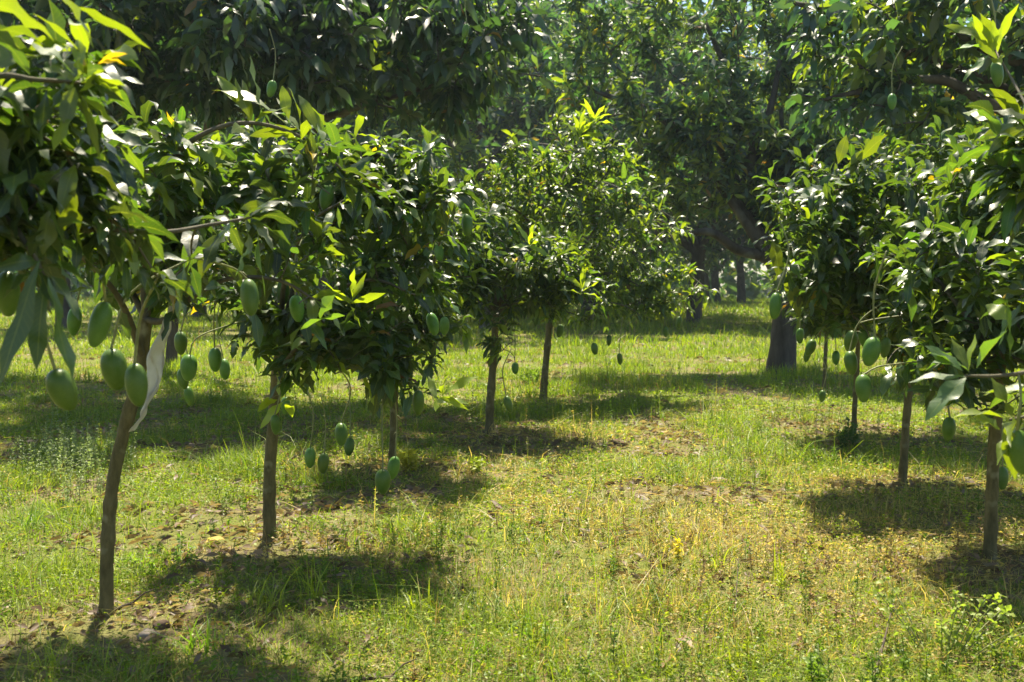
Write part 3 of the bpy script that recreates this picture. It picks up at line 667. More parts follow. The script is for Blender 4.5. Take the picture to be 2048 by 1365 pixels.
YJ = 3.05
jb = np.array([2.25, 3.35, 0.0]); jb[2] = gz(jb[0], jb[1])
J1 = [jb + [-.03, 0, 1.15], at(2200, 735, YJ + .1), at(2080, 742, YJ), at(2000, 752, YJ), at(1930, 752, YJ)]
J2 = [jb + [-.03, 0, 1.3], at(2180, 500, YJ + .4), at(2090, 350, YJ + .6), at(2060, 230, YJ + .7), at(1990, 100, YJ + 1.0)]
J3 = [jb + [-.03, 0, 1.1], at(2180, 850, YJ), at(2090, 830, YJ), at(2020, 840, YJ)]
make_tree('mango_tree', 'mango tree beyond the right edge, a pale glossy shoot reaching in at mid height', [jb, jb + [-.02, 0, .6], jb + [-.03, 0, 1.1], jb + [-.03, 0, 1.35]], 0.045, 0.035,
    [J1, J2, J3], [lobe(2190, 560, YJ + .3, 130, 200, .5), lobe(2150, 800, YJ, 70, 70, .3), lobe(2080, 300, YJ + .7, 80, 100, .3)],
    50, 32, 0.17, end_whorls=False, seg=7, fresh=0.12, limb_r=0.011, group=YG, shell=0.3, twig_r=.0028,
    singles=[((1932, 754), (1816, 766), 3.0, 26, MATURE * 1.7, .12, .5), ((1932, 756), (1850, 843), 2.95, 46, MATURE * 1.7, .1, .6), ((1925, 742), (1850, 692), 3.0, 32, MATURE * 1.9, .1, .5), ((1935, 740), (1860, 708), 3.05, 30, MATURE * 1.7, .12, .6),
             ((1953, 737), (2014, 662), 3.0, 46, MATURE * 1.9, .1, -.6), ((1938, 745), (1902, 676), 3.05, 24, FRESH * .6, .12, .3), ((1936, 742), (1950, 668), 3.02, 20, FRESH * 1.1, .05, .9), ((2015, 640), (1972, 610), 3.1, 34, FRESH * .9, .1, .8), ((2020, 720), (2012, 590), 3.1, 22, MATURE * 1.4, .05, .9),
             ((2100, 200), (2030, 190), 3.3, 26, FRESH * .4, .1, .8), ((2060, 240), (1985, 222), 3.4, 22, FRESH * .4, .1, .7), ((2000, 860), (1945, 833), 3.0, 26, FRESH * .8, .1, .5), ((2010, 850), (2030, 960), 3.0, 34, FRESH * .6, .1, .9), ((1965, 95), (1908, 100), 4.0, 20, MATURE * 2.4, .1, .3), ((1990, 100), (1985, 40), 4.0, 18, FRESH * 1.2, .05, .9), ((1985, 105), (2005, 50), 4.0, 16, FRESH, .05, .8), ((1980, 110), (1925, 165), 4.0, 20, MATURE * 2, .1, .4)],
    extra=[(at(1985, 90, YJ + 1.0), (-.4, -.2, .8), 7, .2, FRESH * 1.0, .3, (10, 70)), (at(2040, 240, YJ + .7), (-.5, -.2, .5), 7, .2, FRESH * .6, .4, (20, 80)), (at(2020, 840, YJ), (-.3, -.2, .2), 5, .2, FRESH * .8, .7, (20, 80))])

# ------------------------------------------------------------------ mature mango trees behind
OG = 'large mature mango trees behind the young rows'
def old_tree(label, foot, top, r0, limbs, lobes, n_tips, seed, **kw):
    p = dict(roll=1.15, flare=.10, base_col=OLDLEAF, leaf_len=0.23, seg=3, droop=0.75, fresh=0.16, yellow=0.008, mat=M_LEAF_FAR, bark=M_BARK_OLD, twig_r=0.008, limb_r=0.10, shell=0.5, gap=0.42, gs=1.1, group=OG, per=(9, 13), near=False, up=0.35, n_auto=7, twig_sides=4, sides=18)
    p.update(kw)
    return make_tree('mango_tree', label, [foot, foot * .6 + top * .4 + np.array([.03, 0, 0]), top], r0, r0 * .8, limbs, lobes, n_tips, seed, **p)

# M1: thick old trunk right of centre
f1 = ground_at(1562, 745); Y1 = f1[1]
t1 = at(1568, 545, Y1)
old_tree('old mango tree with thick dark trunk right of centre and two limbs leaning left', f1, t1, 0.235,
    [[t1, at(1530, 480, Y1), at(1492, 410, Y1 + .1), at(1465, 345, Y1 + .2), at(1430, 280, Y1 + .4), at(1390, 190, Y1 + .8)],
     [t1 - [0, 0, .05], at(1530, 515, Y1 - .1), at(1475, 500, Y1 - .3), at(1425, 466, Y1 - .5), at(1370, 462, Y1 - .6), at(1300, 430, Y1 - .6)],
     [t1, at(1600, 450, Y1 + .2), at(1640, 330, Y1 + .5), at(1660, 200, Y1 + .8)],
     [at(1492, 410, Y1 + .1), at(1500, 320, Y1), at(1540, 220, Y1), at(1560, 120, Y1)]],
    [lobe(1480, 180, Y1 + .1, 260, 160, 1.4), lobe(1270, 150, Y1 + .2, 210, 160, 1.4), lobe(1650, 200, Y1, 220, 170, 1.4), lobe(1600, 370, Y1 + .3, 150, 110, 1.3), lobe(1390, 340, Y1 + .2, 120, 90, 1.2), lobe(1430, 20, Y1 + .2, 340, 90, 1.5)],
    1150, 41, limb_r=0.12, gap=0.5, gs=1.6)
# M4: tree at upper left, its shade put into a darker leaf colour
f4 = ground_at(342, 738); Y4 = f4[1]
t4 = at(345, 470, Y4 - .3)
old_tree('old mango tree at upper left with dark drooping leaf whorls in shade', f4, t4, 0.10,
    [[t4, at(330, 300, Y4 - 1), at(300, 190, Y4 - 2), at(220, 70, Y4 - 3)], [t4, at(400, 320, Y4 - 2), at(450, 150, Y4 - 4), at(560, 110, Y4 - 5.5), at(650, 90, Y4 - 6.5)],
     [at(330, 300, Y4 - 1), at(280, 140, Y4 - 4), at(260, 60, Y4 - 6), at(200, 10, Y4 - 7)]],
    [lobe(420, 60, Y4 - 5, 260, 130, 2.2), lobe(620, 70, Y4 - 6, 200, 120, 1.6), lobe(230, 90, Y4 - 4, 200, 150, 2.4), lobe(560, 170, Y4 - 5, 190, 70, 1.4), lobe(780, 60, Y4 - 4.5, 150, 140, 1.5), lobe(930, 60, Y4 - 6, 150, 110, 1.4), lobe(860, 170, Y4 - 5, 120, 70, 1.2), lobe(60, 120, Y4 - 2, 260, 200, 2.4), lobe(400, -100, Y4 - 5, 400, 90, 2.6)],
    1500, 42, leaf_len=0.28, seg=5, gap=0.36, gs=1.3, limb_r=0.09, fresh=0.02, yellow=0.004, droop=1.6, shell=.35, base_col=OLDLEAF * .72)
# M5: tree beyond the right edge whose grey branches cross the top right
b5 = np.array([8.3, 11.4, float(gz(8.3, 11.4))]); t5 = b5 + [-.3, 0, 2.3]
Y5 = 10.4
old_tree('old mango tree beyond the right edge, grey branches crossing the top right corner', b5, t5, 0.21,
    [[t5, at(2300, 250, Y5 + .6), at(2120, 160, Y5 + .2), at(1990, 105, Y5), at(1900, 62, Y5), at(1800, 18, Y5), at(1700, 22, Y5), at(1590, 8, Y5)],
     [t5, at(2280, 330, Y5 + .4), at(2090, 250, Y5 + .2), at(1985, 212, Y5), at(1900, 165, Y5), at(1830, 160, Y5), at(1740, 178, Y5), at(1650, 200, Y5 - .2)],
     [t5, at(2250, 350, Y5 + 1.5), at(2080, 310, Y5 + 1.6), at(1960, 292, Y5 + 1.7), at(1880, 282, Y5 + 1.7)],
     [at(2120, 160, Y5 + .2), at(2040, 60, Y5), at(1990, -20, Y5), at(1930, -120, Y5)]],
    [lobe(1900, 30, Y5, 220, 110, 1.1), lobe(1720, 60, Y5, 150, 100, .9), lobe(2080, 100, Y5 + .3, 200, 170, 1.2), lobe(1760, 230, Y5 + .3, 150, 70, .8), lobe(1930, 280, Y5 + 1.5, 150, 90, .8), lobe(2300, 150, Y5 + .6, 250, 200, 1.3)],
    420, 43, leaf_len=0.25, seg=5, limb_r=0.085, gap=0.2, n_auto=3, shell=.4, droop=1.4)

# wood behind: three kinds, each copied with its parts
def generic_old(label, H, Rr, seed, n_tips, leaf_len, r0, gap=.42):
    rng = np.random.default_rng(seed); foot = np.zeros(3); top = np.array([rng.normal(0, .2), rng.normal(0, .2), H * .24])
    lobes = [(np.array([0, 0, H * .62]), np.array([Rr * .75, Rr * .75, H * .34]))]
    for k in range(7):
        a = k * .9 + rng.uniform(0, .5); q = Rr * rng.uniform(.45, .7)
        lobes.append((np.array([math.cos(a) * q, math.sin(a) * q, H * rng.uniform(.36, .72)]), np.array([1, 1, .8]) * Rr * rng.uniform(.32, .5)))
    return old_tree(label, foot, top, r0, [], lobes, n_tips, seed, leaf_len=leaf_len, seg=2, n_auto=9, limb_r=r0 * .55, twig_r=.012, gap=gap, gs=.9, fresh=.18, yellow=.012, leaf_w=.34)
def copy_tree(src, loc, rz, sc, label):
    r = src.copy(); COL.objects.link(r); r.location = loc; r.rotation_euler = (0, 0, rz); r.scale = (sc, sc, sc); r['label'] = label
    for ch in src.children:
        c = ch.copy(); COL.objects.link(c); c.parent = r
    return r
protos = [generic_old('x', 9.0, 4.6, 51, 1050, .27, .24), generic_old('x', 10.5, 5.2, 52, 1150, .29, .25), generic_old('x', 8.0, 4.8, 53, 1000, .27, .23)]
WOOD = [  # photograph x of the foot, depth, kind, size, label
 (1388, 38.0, 1, 1.2, 'old mango tree with plain dark trunk left of the thick old trunk'),
 (1622, 34.0, 0, 1.2, 'old mango tree whose trunk foot shows just right of the thick trunk'),
 (980, 33.0, 2, 1.45, 'old mango tree in the hazy background above the central young tree'),
 (660, 33.0, 0, 1.25, 'old mango tree in the background above the bushy left crowns'),
 (1180, 40.0, 1, 1.45, 'old mango tree far back above the sunny gap'),
 (130, 34.0, 1, 1.1, 'old mango tree in the background at far left behind the shaded grass'),
 (1900, 33.0, 2, 1.3, 'old mango tree in the background at far right behind the fruit cluster'),
 (2080, 40.0, 1, 1.2, 'old mango tree deep in the background at the right edge'),
 (1412, 86.0, 0, 1.5, 'distant mango tree seen through the gap, left one of a trunk pair'),
 (1433, 80.0, 2, 1.5, 'distant mango tree seen through the gap, right one of a trunk pair'),
 (1482, 82.0, 1, 1.45, 'distant mango tree by the pale gap under the leaves'),
 (820, 46.0, 1, 1.65, 'old mango tree deep in the background left of centre'),
 (400, 45.0, 2, 1.4, 'old mango tree deep in the background behind the dark whorls'),
 (1760, 52.0, 1, 1.35, 'old mango tree deep in the background right of the thick trunk'),
 (1050, 60.0, 1, 2.1, 'tall distant mango tree closing the view above the centre'),
 (600, 66.0, 0, 1.9, 'tall distant mango tree closing the view left of centre'),
 (100, 62.0, 1, 1.7, 'tall distant mango tree closing the view at the left edge'),
 (1950, 66.0, 0, 1.9, 'tall distant mango tree closing the view at right'),
 (1290, 72.0, 2, 2.1, 'tall distant mango tree closing the view over the gap'),
 (1270, 50.0, 0, 1.75, 'tall mango tree deep in the background over the sunny gap'),
 (2120, 56.0, 1, 1.7, 'tall mango tree deep behind the upper right branches'),
 (1720, 82.0, 0, 2.1, 'tall distant mango tree behind the old tree with thick trunk'),
]
used = set(); rr = random.Random(5)
for (px, Y, k, sc, lab) in WOOD:
    x = (px - CX) / FPX * Y * 1.0016
    loc = (x, Y, float(gz(x, Y)) if Y < 60 else -0.03); rz = rr.uniform(0, 6.28)
    if k not in used:
        used.add(k); o = protos[k]; o.location = loc; o.rotation_euler = (0, 0, rz); o.scale = (sc,) * 3; o['label'] = lab
    else: copy_tree(protos[k], loc, rz, sc, lab)

# the wood's far edge, one mass of leaves
def far_wood():
    r_ = np.random.default_rng(9); mb = MB(); n = 30000; a = r_.uniform(-.68, .68, n); d = r_.uniform(100, 132, n); x = np.sin(a) * d; y = np.cos(a) * d
    top = 10 + 14 * noise(x * .05, y * .05, 0, 61) + 9 * noise(x * .16, y * .16, 0, 62) + 12; z = top * r_.random(n) ** 1.5
    k = noise(x * .22, y * .22, z * .22, 63) > .3; x, y, z = x[k], y[k], z[k]; n = len(x)
    D = nrm(r_.normal(size=(n, 3))); L = r_.uniform(.7, 1.9, n)
    add_leaves(mb, np.stack([x, y, z], -1), D, L, L * .6, leaf_cols(n, r_, .2, .01, .0, OLDLEAF), r_, 2, .5, 1.0)
    tag(mb.build('distant_wood', M_LEAF_FAR), kind='stuff')
far_wood()

# ------------------------------------------------------------------ fruit
def mango_mesh(name, L, wr, bend, seed):
    mb = MB(); n, s = 18, 20
    t = np.linspace(0, 1, n); a = np.arange(s) * 2 * math.pi / s
    th = t * math.pi
    prof = np.sin(th) ** 0.92 * (1.08 - 0.34 * t) * (1 + .10 * np.exp(-((t - .93) / .06) ** 2))               # fuller shoulder, narrower tip
    z = L * 0.5 * np.cos(th)
    v = np.zeros((n, s, 3))
    v[..., 0] = prof[:, None] * np.cos(a) * L * wr * 0.5 + (bend * L * (t ** 2))[:, None]
    v[..., 1] = prof[:, None] * np.sin(a) * L * wr * 0.46
    v[..., 2] = z[:, None] + 0.02 * L * np.cos(a)[None] * np.sin(th)[:, None]
    v = v.reshape(-1, 3); v *= (1 + 0.03 * (noise(v[:, 0] * 25, v[:, 1] * 25, v[:, 2] * 25, seed) - .5))[:, None]
    i, j = np.meshgrid(np.arange(n - 1), np.arange(s), indexing='ij')
    mb.add(v, np.stack([i * s + j, (i + 1) * s + j, (i + 1) * s + (j + 1) % s, i * s + (j + 1) % s], -1).reshape(-1, 4))
    o = mb.build(name, M_MANGO, None, None, False); me = o.data; bpy.data.objects.remove(o); return me
MESHES = [mango_mesh('mango', FRUIT_LEN, 0.60, 0.02, 1), mango_mesh('mango', FRUIT_LEN, 0.56, 0.10, 2), mango_mesh('mango', FRUIT_LEN, 0.66, 0.05, 3), mango_mesh('mango', FRUIT_LEN, 0.54, 0.06, 4), mango_mesh('mango', FRUIT_LEN, 0.63, 0.15, 5)]
ALLN = np.vstack(NODES)
rng = np.random.default_rng(77)
for k, (px, py, h, lab, *_) in enumerate(FRUITS):
    Y = FR[k, 3]; c = at(px, py, Y); fs = Y / fruit_depth(h)
    o = bpy.data.objects.new('mango', MESHES[(k * 3 + k // 5) % 5]); COL.objects.link(o)
    o.location = c; o.rotation_euler = (rng.normal(0, .10), rng.normal(0, .14), rng.uniform(0, 6.28)); sx = rng.uniform(.93, 1.05) * fs
    o.scale = (sx, sx, rng.uniform(.97, 1.03) * fs)
    tag(o, lab, 'mango', 'unripe green mangoes hanging from the trees')
    bpy.context.view_layer.update()
    topw = np.array(o.matrix_world @ Vector((0, 0, FRUIT_LEN * .48)))
    dv = ALLN - topw; up = dv[:, 2]; hd = np.hypot(dv[:, 0], dv[:, 1])
    cost = np.where(up > .06, hd * 1.6 + up, 99)
    j = int(np.argmin(cost)); e = ALLN[j] if cost[j] < .85 else topw + np.array([rng.normal(0, .03), rng.normal(0, .03), .4])
    mid = np.array([topw[0] * .75 + e[0] * .25, topw[1] * .75 + e[1] * .25, topw[2] * .45 + e[2] * .55]) + rng.normal(0, .06, 3) * min(1, np.linalg.norm(e - topw)) * [1, 1, .2]
    pts = spline([topw, mid, e], 6); mb = MB()
    tube(mb, pts, np.linspace(.0046, .0040, len(pts)), 6, .3, k)
    for q in (.35, .6):      # broken side stubs of the old flower stalk
        a_ = pts[int(q * (len(pts) - 1))]; e_ = a_ + np.array([rng.normal(0, .03), rng.normal(0, .03), -rng.uniform(.005, .03)]); tube(mb, [a_, (a_ + e_) / 2 + [0, 0, .006], e_], [.0018, .0014, .001], 4)
    st = mb.build('stalk', M_STALK, o, None, False); st.matrix_parent_inverse = o.matrix_world.inverted()

# ------------------------------------------------------------------ white plastic strip tied in the fork of the leaning tree
def plastic():
    L = [(337, 612), (322, 650), (300, 700), (298, 760), (292, 800), (276, 836), (262, 862)]
    Rr_ = [(352, 620), (338, 660), (326, 705), (325, 745), (308, 796), (285, 838), (264, 863)]
    mb = MB(); n = 24; m = 13; Y = YA - .22
    l = spline([at(x, y, Y) for x, y in L], 8); r = spline([at(x, y, Y + .05) for x, y in Rr_], 8); n = len(l)
    u = np.linspace(0, 1, m)
    g = l[:, None] * (1 - u)[None, :, None] + r[:, None] * u[None, :, None]
    tt = np.arange(n)[:, None] / n
    g[..., 1] += 0.030 * np.sin(u[None] * 5.0 + tt * 9) + .012 * np.sin(tt * 31 + u[None] * 3) + .014 * np.sin(u[None] * 11 - tt * 19) + .02 * (noise(u[None] * 5, tt * 14, 0, 8) - .5)
    v = g.reshape(-1, 3); i, j = np.meshgrid(np.arange(n - 1), np.arange(m - 1), indexing='ij'); a = (i * m + j).ravel()
    mb.add(v, np.stack([a, a + 1, a + m + 1, a + m], -1))
    o = mb.build('plastic_strip', M_FILM, None, None, False)
    so = o.modifiers.new('thickness', 'SOLIDIFY'); so.thickness = .0006
    tag(o, 'torn white plastic strip hanging from the fork of the leaning tree', 'plastic strip')
plastic()

# ------------------------------------------------------------------ grass and weeds
TREE_XY = [(t[0][0], t[0][1]) for t in (tA, tB, tC, tD, tE, tF, tG, tH, tI)]
def bare(x, y):
    """1 where soil and litter show: rings round the trunks and random worn spots"""
    r = np.zeros_like(x)
    for tx, ty in TREE_XY: r = np.maximum(r, 1.0 * bump(x, y, tx + .15, ty - .2, .75, .55))
    n = noise(x * 1.3, y * 1.0, 0, 21) * .6 + noise(x * 3.1, y * 2.6, 0, 22) * .4
    return np.clip(np.maximum(r * (0.75 + .8 * n), (n - .52) * 6), 0, 1)
def dryness(x, y):
    g = ground_at
    d = .12 + .55 * bump(x, y, .8, 5.8, 1.3, 1.7) + .6 * bump(x, y, 2.6, 6.2, 1.1, 1.4) + .5 * bump(x, y, .4, 9.6, 1.3, .9)
    for tx, ty in TREE_XY: d = d + .6 * bump(x, y, tx, ty - .2, .6, .5)
    d = d - .45 * bump(x, y, -2.3, 5.2, 1.0, 1.6) - .2 * np.clip((y - 10) / 6, 0, 1)
    return np.clip(d + .5 * (noise(x * .9, y * .9, 0, 31) - .5) + .5 * (noise(x * 4, y * 4, 0, 32) - .5), 0, 1)
def scatter(y0, y1, dens, rng, margin=1.15, f=None):
    area = 0.5 * (y1 ** 2 - y0 ** 2) * 1.03 * margin; n = int(area * dens)
    y = np.sqrt(rng.uniform(y0 ** 2, y1 ** 2, n)); x = rng.uniform(-.515, .515, n) * y * margin
    return x, y
def blades(mb, x, y, h, w, col, rng, seg=3, lean=.5):
    n = len(x); az = rng.uniform(0, 6.28, n); ln = np.abs(rng.normal(lean, .3 + .35 * lean, n))
    t = np.linspace(0, 1, seg + 1); ww = np.array([1, .9, .6, .08])[:seg + 1] if seg == 3 else np.array([1, .75, .08])
    ca, sa = np.cos(az), np.sin(az)
    P = np.stack([x, y, gz(x, y) - .006], -1)
    hor = (h * ln)[:, None] * t ** 1.8; ver = h[:, None] * (t - .35 * np.clip(ln, 0, 1.3)[:, None] * t ** 2.2)
    c = P[:, None] + np.stack([ca[:, None] * hor, sa[:, None] * hor, ver], -1)
    tw = az + math.pi / 2 + rng.normal(0, .6, n)
    s = np.stack([np.cos(tw), np.sin(tw), np.zeros(n)], -1)[:, None] * (w[:, None] * ww * .5)[..., None]
    v = np.stack([c - s, c + s], 2).reshape(-1, 3); m = 2 * (seg + 1)
    a = (np.arange(n) * m)[:, None] + np.arange(seg)[None] * 2
    mb.add(v, np.stack([a, a + 1, a + 3, a + 2], -1).reshape(-1, 4), np.repeat(col, m, 0))
GREEN, LIME, STRAW, BROWN, BLUEG = [np.array(c) for c in ((.115, .205, .014), (.28, .33, .018), (.56, .43, .15), (.25, .155, .085), (.06, .13, .035))]
def grass_cols(x, y, rng):
    n = len(x); d = dryness(x, y); r = rng.random(n)
    k = rng.random((n, 1)); g = GREEN * (1 - k) + LIME * k
    c = np.where((r < d * .62)[:, None], STRAW * rng.uniform(.5, 1.1, (n, 1)), g * rng.uniform(.7, 1.25, (n, 1)))
    c = np.where(((r > d * .62) & (r < d * .62 + .10 * d + .03))[:, None], BROWN * rng.uniform(.6, 1.4, (n, 1)), c)
    return c
rng = np.random.default_rng(101)
mb = MB()
for (y0, y1, dens, hh, ww, seg) in ((3.0, 5.2, 5200, .060, .0036, 3), (5.2, 8.0, 3600, .065, .0048, 3), (8.0, 13.0, 2000, .065, .0065, 2), (13, 22, 800, .075, .011, 2), (22, 45, 170, .10, .025, 2), (45, 110, 24, .16, .07, 2)):
    x, y = scatter(y0, y1, dens, rng)
    b = bare(x, y); pch = np.clip(1.9 * noise(x * 2.6, y * 2.6, 0, 11) * .6 + 1.9 * noise(x * 7, y * 7, 0, 14) * .5 - .25, .08, 1)
    k = rng.random(len(x)) < (1 - .9 * b) * pch; x, y = x[k], y[k]
    hm = (.45 + 1.9 * noise(x * 1.4, y * 1.4, 0, 12) ** 2 + .5 * noise(x * 5, y * 5, 0, 13)) * (1 - .35 * dryness(x, y))
    h = hh * hm * rng.uniform(.4, 1.7, len(x)); h = np.where(rng.random(len(x)) < .03, h * 2.3, h)
    blades(mb, x, y, h, ww * rng.uniform(.6, 1.5, len(x)), grass_cols(x, y, rng), rng, seg, np.where(y < 13, .85, .55))
tag(mb.build('grass', M_GRASS), kind='stuff')

# low broad-leaved ground cover
mb = MB()
for (y0, y1, dens, sz) in ((3.0, 5.5, 5200, .012), (5.5, 9, 2800, .017), (9, 16, 700, .028)):
    x, y = scatter(y0, y1, dens, rng); k = rng.random(len(x)) < (1 - .8 * bare(x, y)) * np.clip(2.6 * noise(x * 1.9, y * 1.9, 0, 41) - .55, .15, 1); x, y = x[k], y[k]; n = len(x)
    az = rng.uniform(0, 6.28, n); D = np.stack([np.cos(az), np.sin(az), rng.uniform(-.1, .7, n)], -1)
    P = np.stack([x, y, gz(x, y) + rng.uniform(0, 1, n) ** 1.6 * .075 * (.4 + 1.2 * noise(x * 1.4, y * 1.4, 0, 12))], -1)
    k2 = rng.random((n, 1)); c = (GREEN * (1 - k2) + LIME * k2) * rng.uniform(.7, 1.2, (n, 1)); c = np.where((rng.random(n) < dryness(x, y) * .55)[:, None], STRAW * rng.uniform(.5, 1, (n, 1)), c)
    L = sz * rng.uniform(.7, 1.7, n); add_leaves(mb, P, D, L, L * .6, c, rng, 2, .3)
tag(mb.build('ground_cover', M_GRASS), kind='stuff')

# dry litter: curled brown leaves and bits
mb = MB()
for (y0, y1, dens, sz) in ((3.0, 6, 380, .05), (6, 12, 170, .065), (12, 24, 14, .1)):
    x, y = scatter(y0, y1, dens, rng); w = .12 + bare(x, y)
    k = rng.random(len(x)) < w; x, y = x[k], y[k]; n = len(x)
    az = rng.uniform(0, 6.28, n); D = np.stack([np.cos(az), np.sin(az), rng.uniform(0, .5, n)], -1)
    P = np.stack([x, y, gz(x, y) + rng.uniform(.004, .03, n)], -1); k2 = rng.random((n, 1))
    c = (np.array([.085, .05, .032]) * (1 - k2) + np.array([.25, .18, .125]) * k2)
    L = sz * rng.uniform(.5, 1.8, n); add_leaves(mb, P, D, L, L * .35, c, rng, 3, .5, 1.0, .3, .5)
tag(mb.build('leaf_litter', M_GRASS), kind='stuff')

# straw: thin dry stalks lying across the turf
mb = MB()
for (y0, y1, dens, sz, ww) in ((3.0, 6, 420, .09, .0022), (6, 12, 170, .13, .004)):
    x, y = scatter(y0, y1, dens, rng); k = rng.random(len(x)) < .25 + .75 * dryness(x, y); x, y = x[k], y[k]; n = len(x)
    az = rng.uniform(0, 6.28, n); D = np.stack([np.cos(az), np.sin(az), rng.uniform(-.05, .35, n)], -1); L = sz * rng.uniform(.4, 2.0, n)
    P = np.stack([x, y, gz(x, y) + rng.uniform(.01, .06, n)], -1); k2 = rng.random((n, 1)); c = STRAW * (.6 + .5 * k2) * (1 - .25 * rng.random((n, 3)))
    add_leaves(mb, P, D, L, np.full(n, ww), c, rng, 3, .35, .8, .1, 0)
tag(mb.build('dry_straw', M_GRASS), kind='stuff')

# tall seed-head herbs
def herb(mb, x, y, h, rng, col):
    z = float(gz(x, y)); top = np.array([x + rng.normal(0, .06 * h), y + rng.normal(0, .06 * h), z + h])
    pts = spline([[x, y, z - .01], [x + rng.normal(0, .02), y, z + h * .5], top], 4); tube(mb, pts, np.linspace(.002, .0012, len(pts)), 4, col=np.asarray(col) * .8)
    n = int(14 + h * 70); t = rng.uniform(.25, 1, n); P = np.array([x, y, z]) * (1 - t[:, None]) + top * t[:, None]
    az = rng.uniform(0, 6.28, n); D = np.stack([np.cos(az), np.sin(az), rng.uniform(.1, .9, n)], -1)
    L = (.030 - .016 * t) * rng.uniform(.7, 1.3, n); add_leaves(mb, P, D, L, L * .42, np.repeat(np.asarray(col)[None], n, 0) * rng.uniform(.7, 1.3, (n, 1)), rng, 2, .3)
mb = MB()
for (px, py, sx, sy, n, h, col) in ((150, 960, 110, 60, 130, .30, (.24, .30, .14)), (1640, 850, 60, 40, 26, .26, (.17, .21, .06)), (1560, 880, 70, 60, 16, .2, (.2, .23, .06)), (1500, 980, 60, 40, 14, .22, (.2, .24, .06)), (480, 1030, 40, 40, 6, .22, (.2, .23, .06)), (1120, 920, 60, 40, 12, .16, (.22, .22, .08)), (1700, 1080, 200, 90, 30, .14, (.2, .15, .08)), (1330, 1080, 160, 60, 14, .16, (.22, .2, .07))):
    for k in range(n):
        g = ground_at(px + rng.normal(0, sx * .6), py + rng.normal(0, sy * .5)); herb(mb, g[0], g[1], h * rng.uniform(.5, 1.25), rng, np.asarray(col) * rng.uniform(.7, 1.2))
tag(mb.build('seed_herbs', M_GRASS), kind='stuff')
# wispy weeds of every colour all through the turf
mb = MB()
for (y0, y1, dens, h0) in ((3.2, 6, 70, .085), (6, 10, 26, .12), (10, 17, 6, .18)):
    x, y = scatter(y0, y1, dens, rng); k = rng.random(len(x)) < np.clip(2.2 * noise(x * 1.2, y * 1.2, 0, 71) - .45, .08, 1); x, y = x[k], y[k]; dd = dryness(x, y)
    for a, b, q in zip(x, y, dd):
        u = rng.random(); col = STRAW * .8 if u < q * .45 else BROWN if u < q * .8 else (GREEN if u < .75 else LIME) * 1.0
        herb(mb, a, b, h0 * rng.uniform(.5, 1.9), rng, col * rng.uniform(.6, 1.2))
tag(mb.build('turf_weeds', M_GRASS), kind='stuff')

# ------------------------------------------------------------------ single plants and things on the ground
def weed(px, py, h, w, n_st, leaf, col, label, group=None):
    r = np.random.default_rng(int(px * 7 + py)); g = ground_at(px, py); root = empty('weed_plant', g, label, 'weed', group); st, fo = MB(), MB()
    for k in range(n_st):
        a = r.uniform(0, 6.28); q = w * math.sqrt(r.random()); hh = h * r.uniform(.55, 1.1)
        b = g + [math.cos(a) * q * .25, math.sin(a) * q * .25, -.01]; t = g + [math.cos(a) * q, math.sin(a) * q, hh]
        pts = spline([b, (b + t) / 2 + [0, 0, hh * .08], t], 4); tube(st, pts, np.linspace(.003, .0016, len(pts)), 5)
        for f, nl in ((1.0, 7), (.75, 5), (.5, 5), (.3, 3)):
            p = b * (1 - f) + t * f; P, D = whorl(p, (0, 0, 1), nl, r, (40, 100), .015)
            c = np.repeat(np.asarray(col)[None], nl, 0) * r.uniform(.7, 1.25, (nl, 1)) * (.8 + .3 * f)
            L = leaf * r.uniform(.6, 1.2, nl); add_leaves(fo, P, D, L, L * .5, c, r, 5, .5)
    st.build('stem', M_STALK, root, g, False); fo.build('foliage', M_LEAF_W, root, g); return root
M_LEAF_W = leaf_material('weed_leaf', .45, .45, .4, gain=(1.7, 1.9, .7))
weed(1885, 1325, .24, .32, 14, .036, (.24, .30, .055), 'bushy yellow-green weed growing in the lower right corner grass')
weed(1640, 1362, .10, .14, 5, .034, (.16, .24, .03), 'low bright weed at the bottom edge left of the bushy one')
weed(818, 945, .16, .07, 5, .07, (.48, .42, .05), 'small yellowed weed just right of the thin trunk foot')
weed(948, 952, .13, .07, 5, .05, (.26, .30, .03), 'small lime weed between the thin trunk and the central trunk')
weed(1697, 905, .28, .10, 12, .045, (.06, .12, .03), 'dark green feathery weed at the foot of the third right trunk')
weed(1356, 1140, .10, .03, 2, .03, (.60, .47, .02), 'tiny yellow flowering weed alone in the open middle grass')
weed(1060, 770, .22, .2, 10, .07, (.20, .28, .03), 'lime leafy weed left of the rear slim trunk')
weed(300, 1150, .09, .22, 7, .028, (.17, .25, .03), 'low light green weed right of the leaning trunk')
weed(360, 1120, .08, .2, 6, .028, (.13, .22, .03), 'low weed spreading between the leaning and straight trunks')

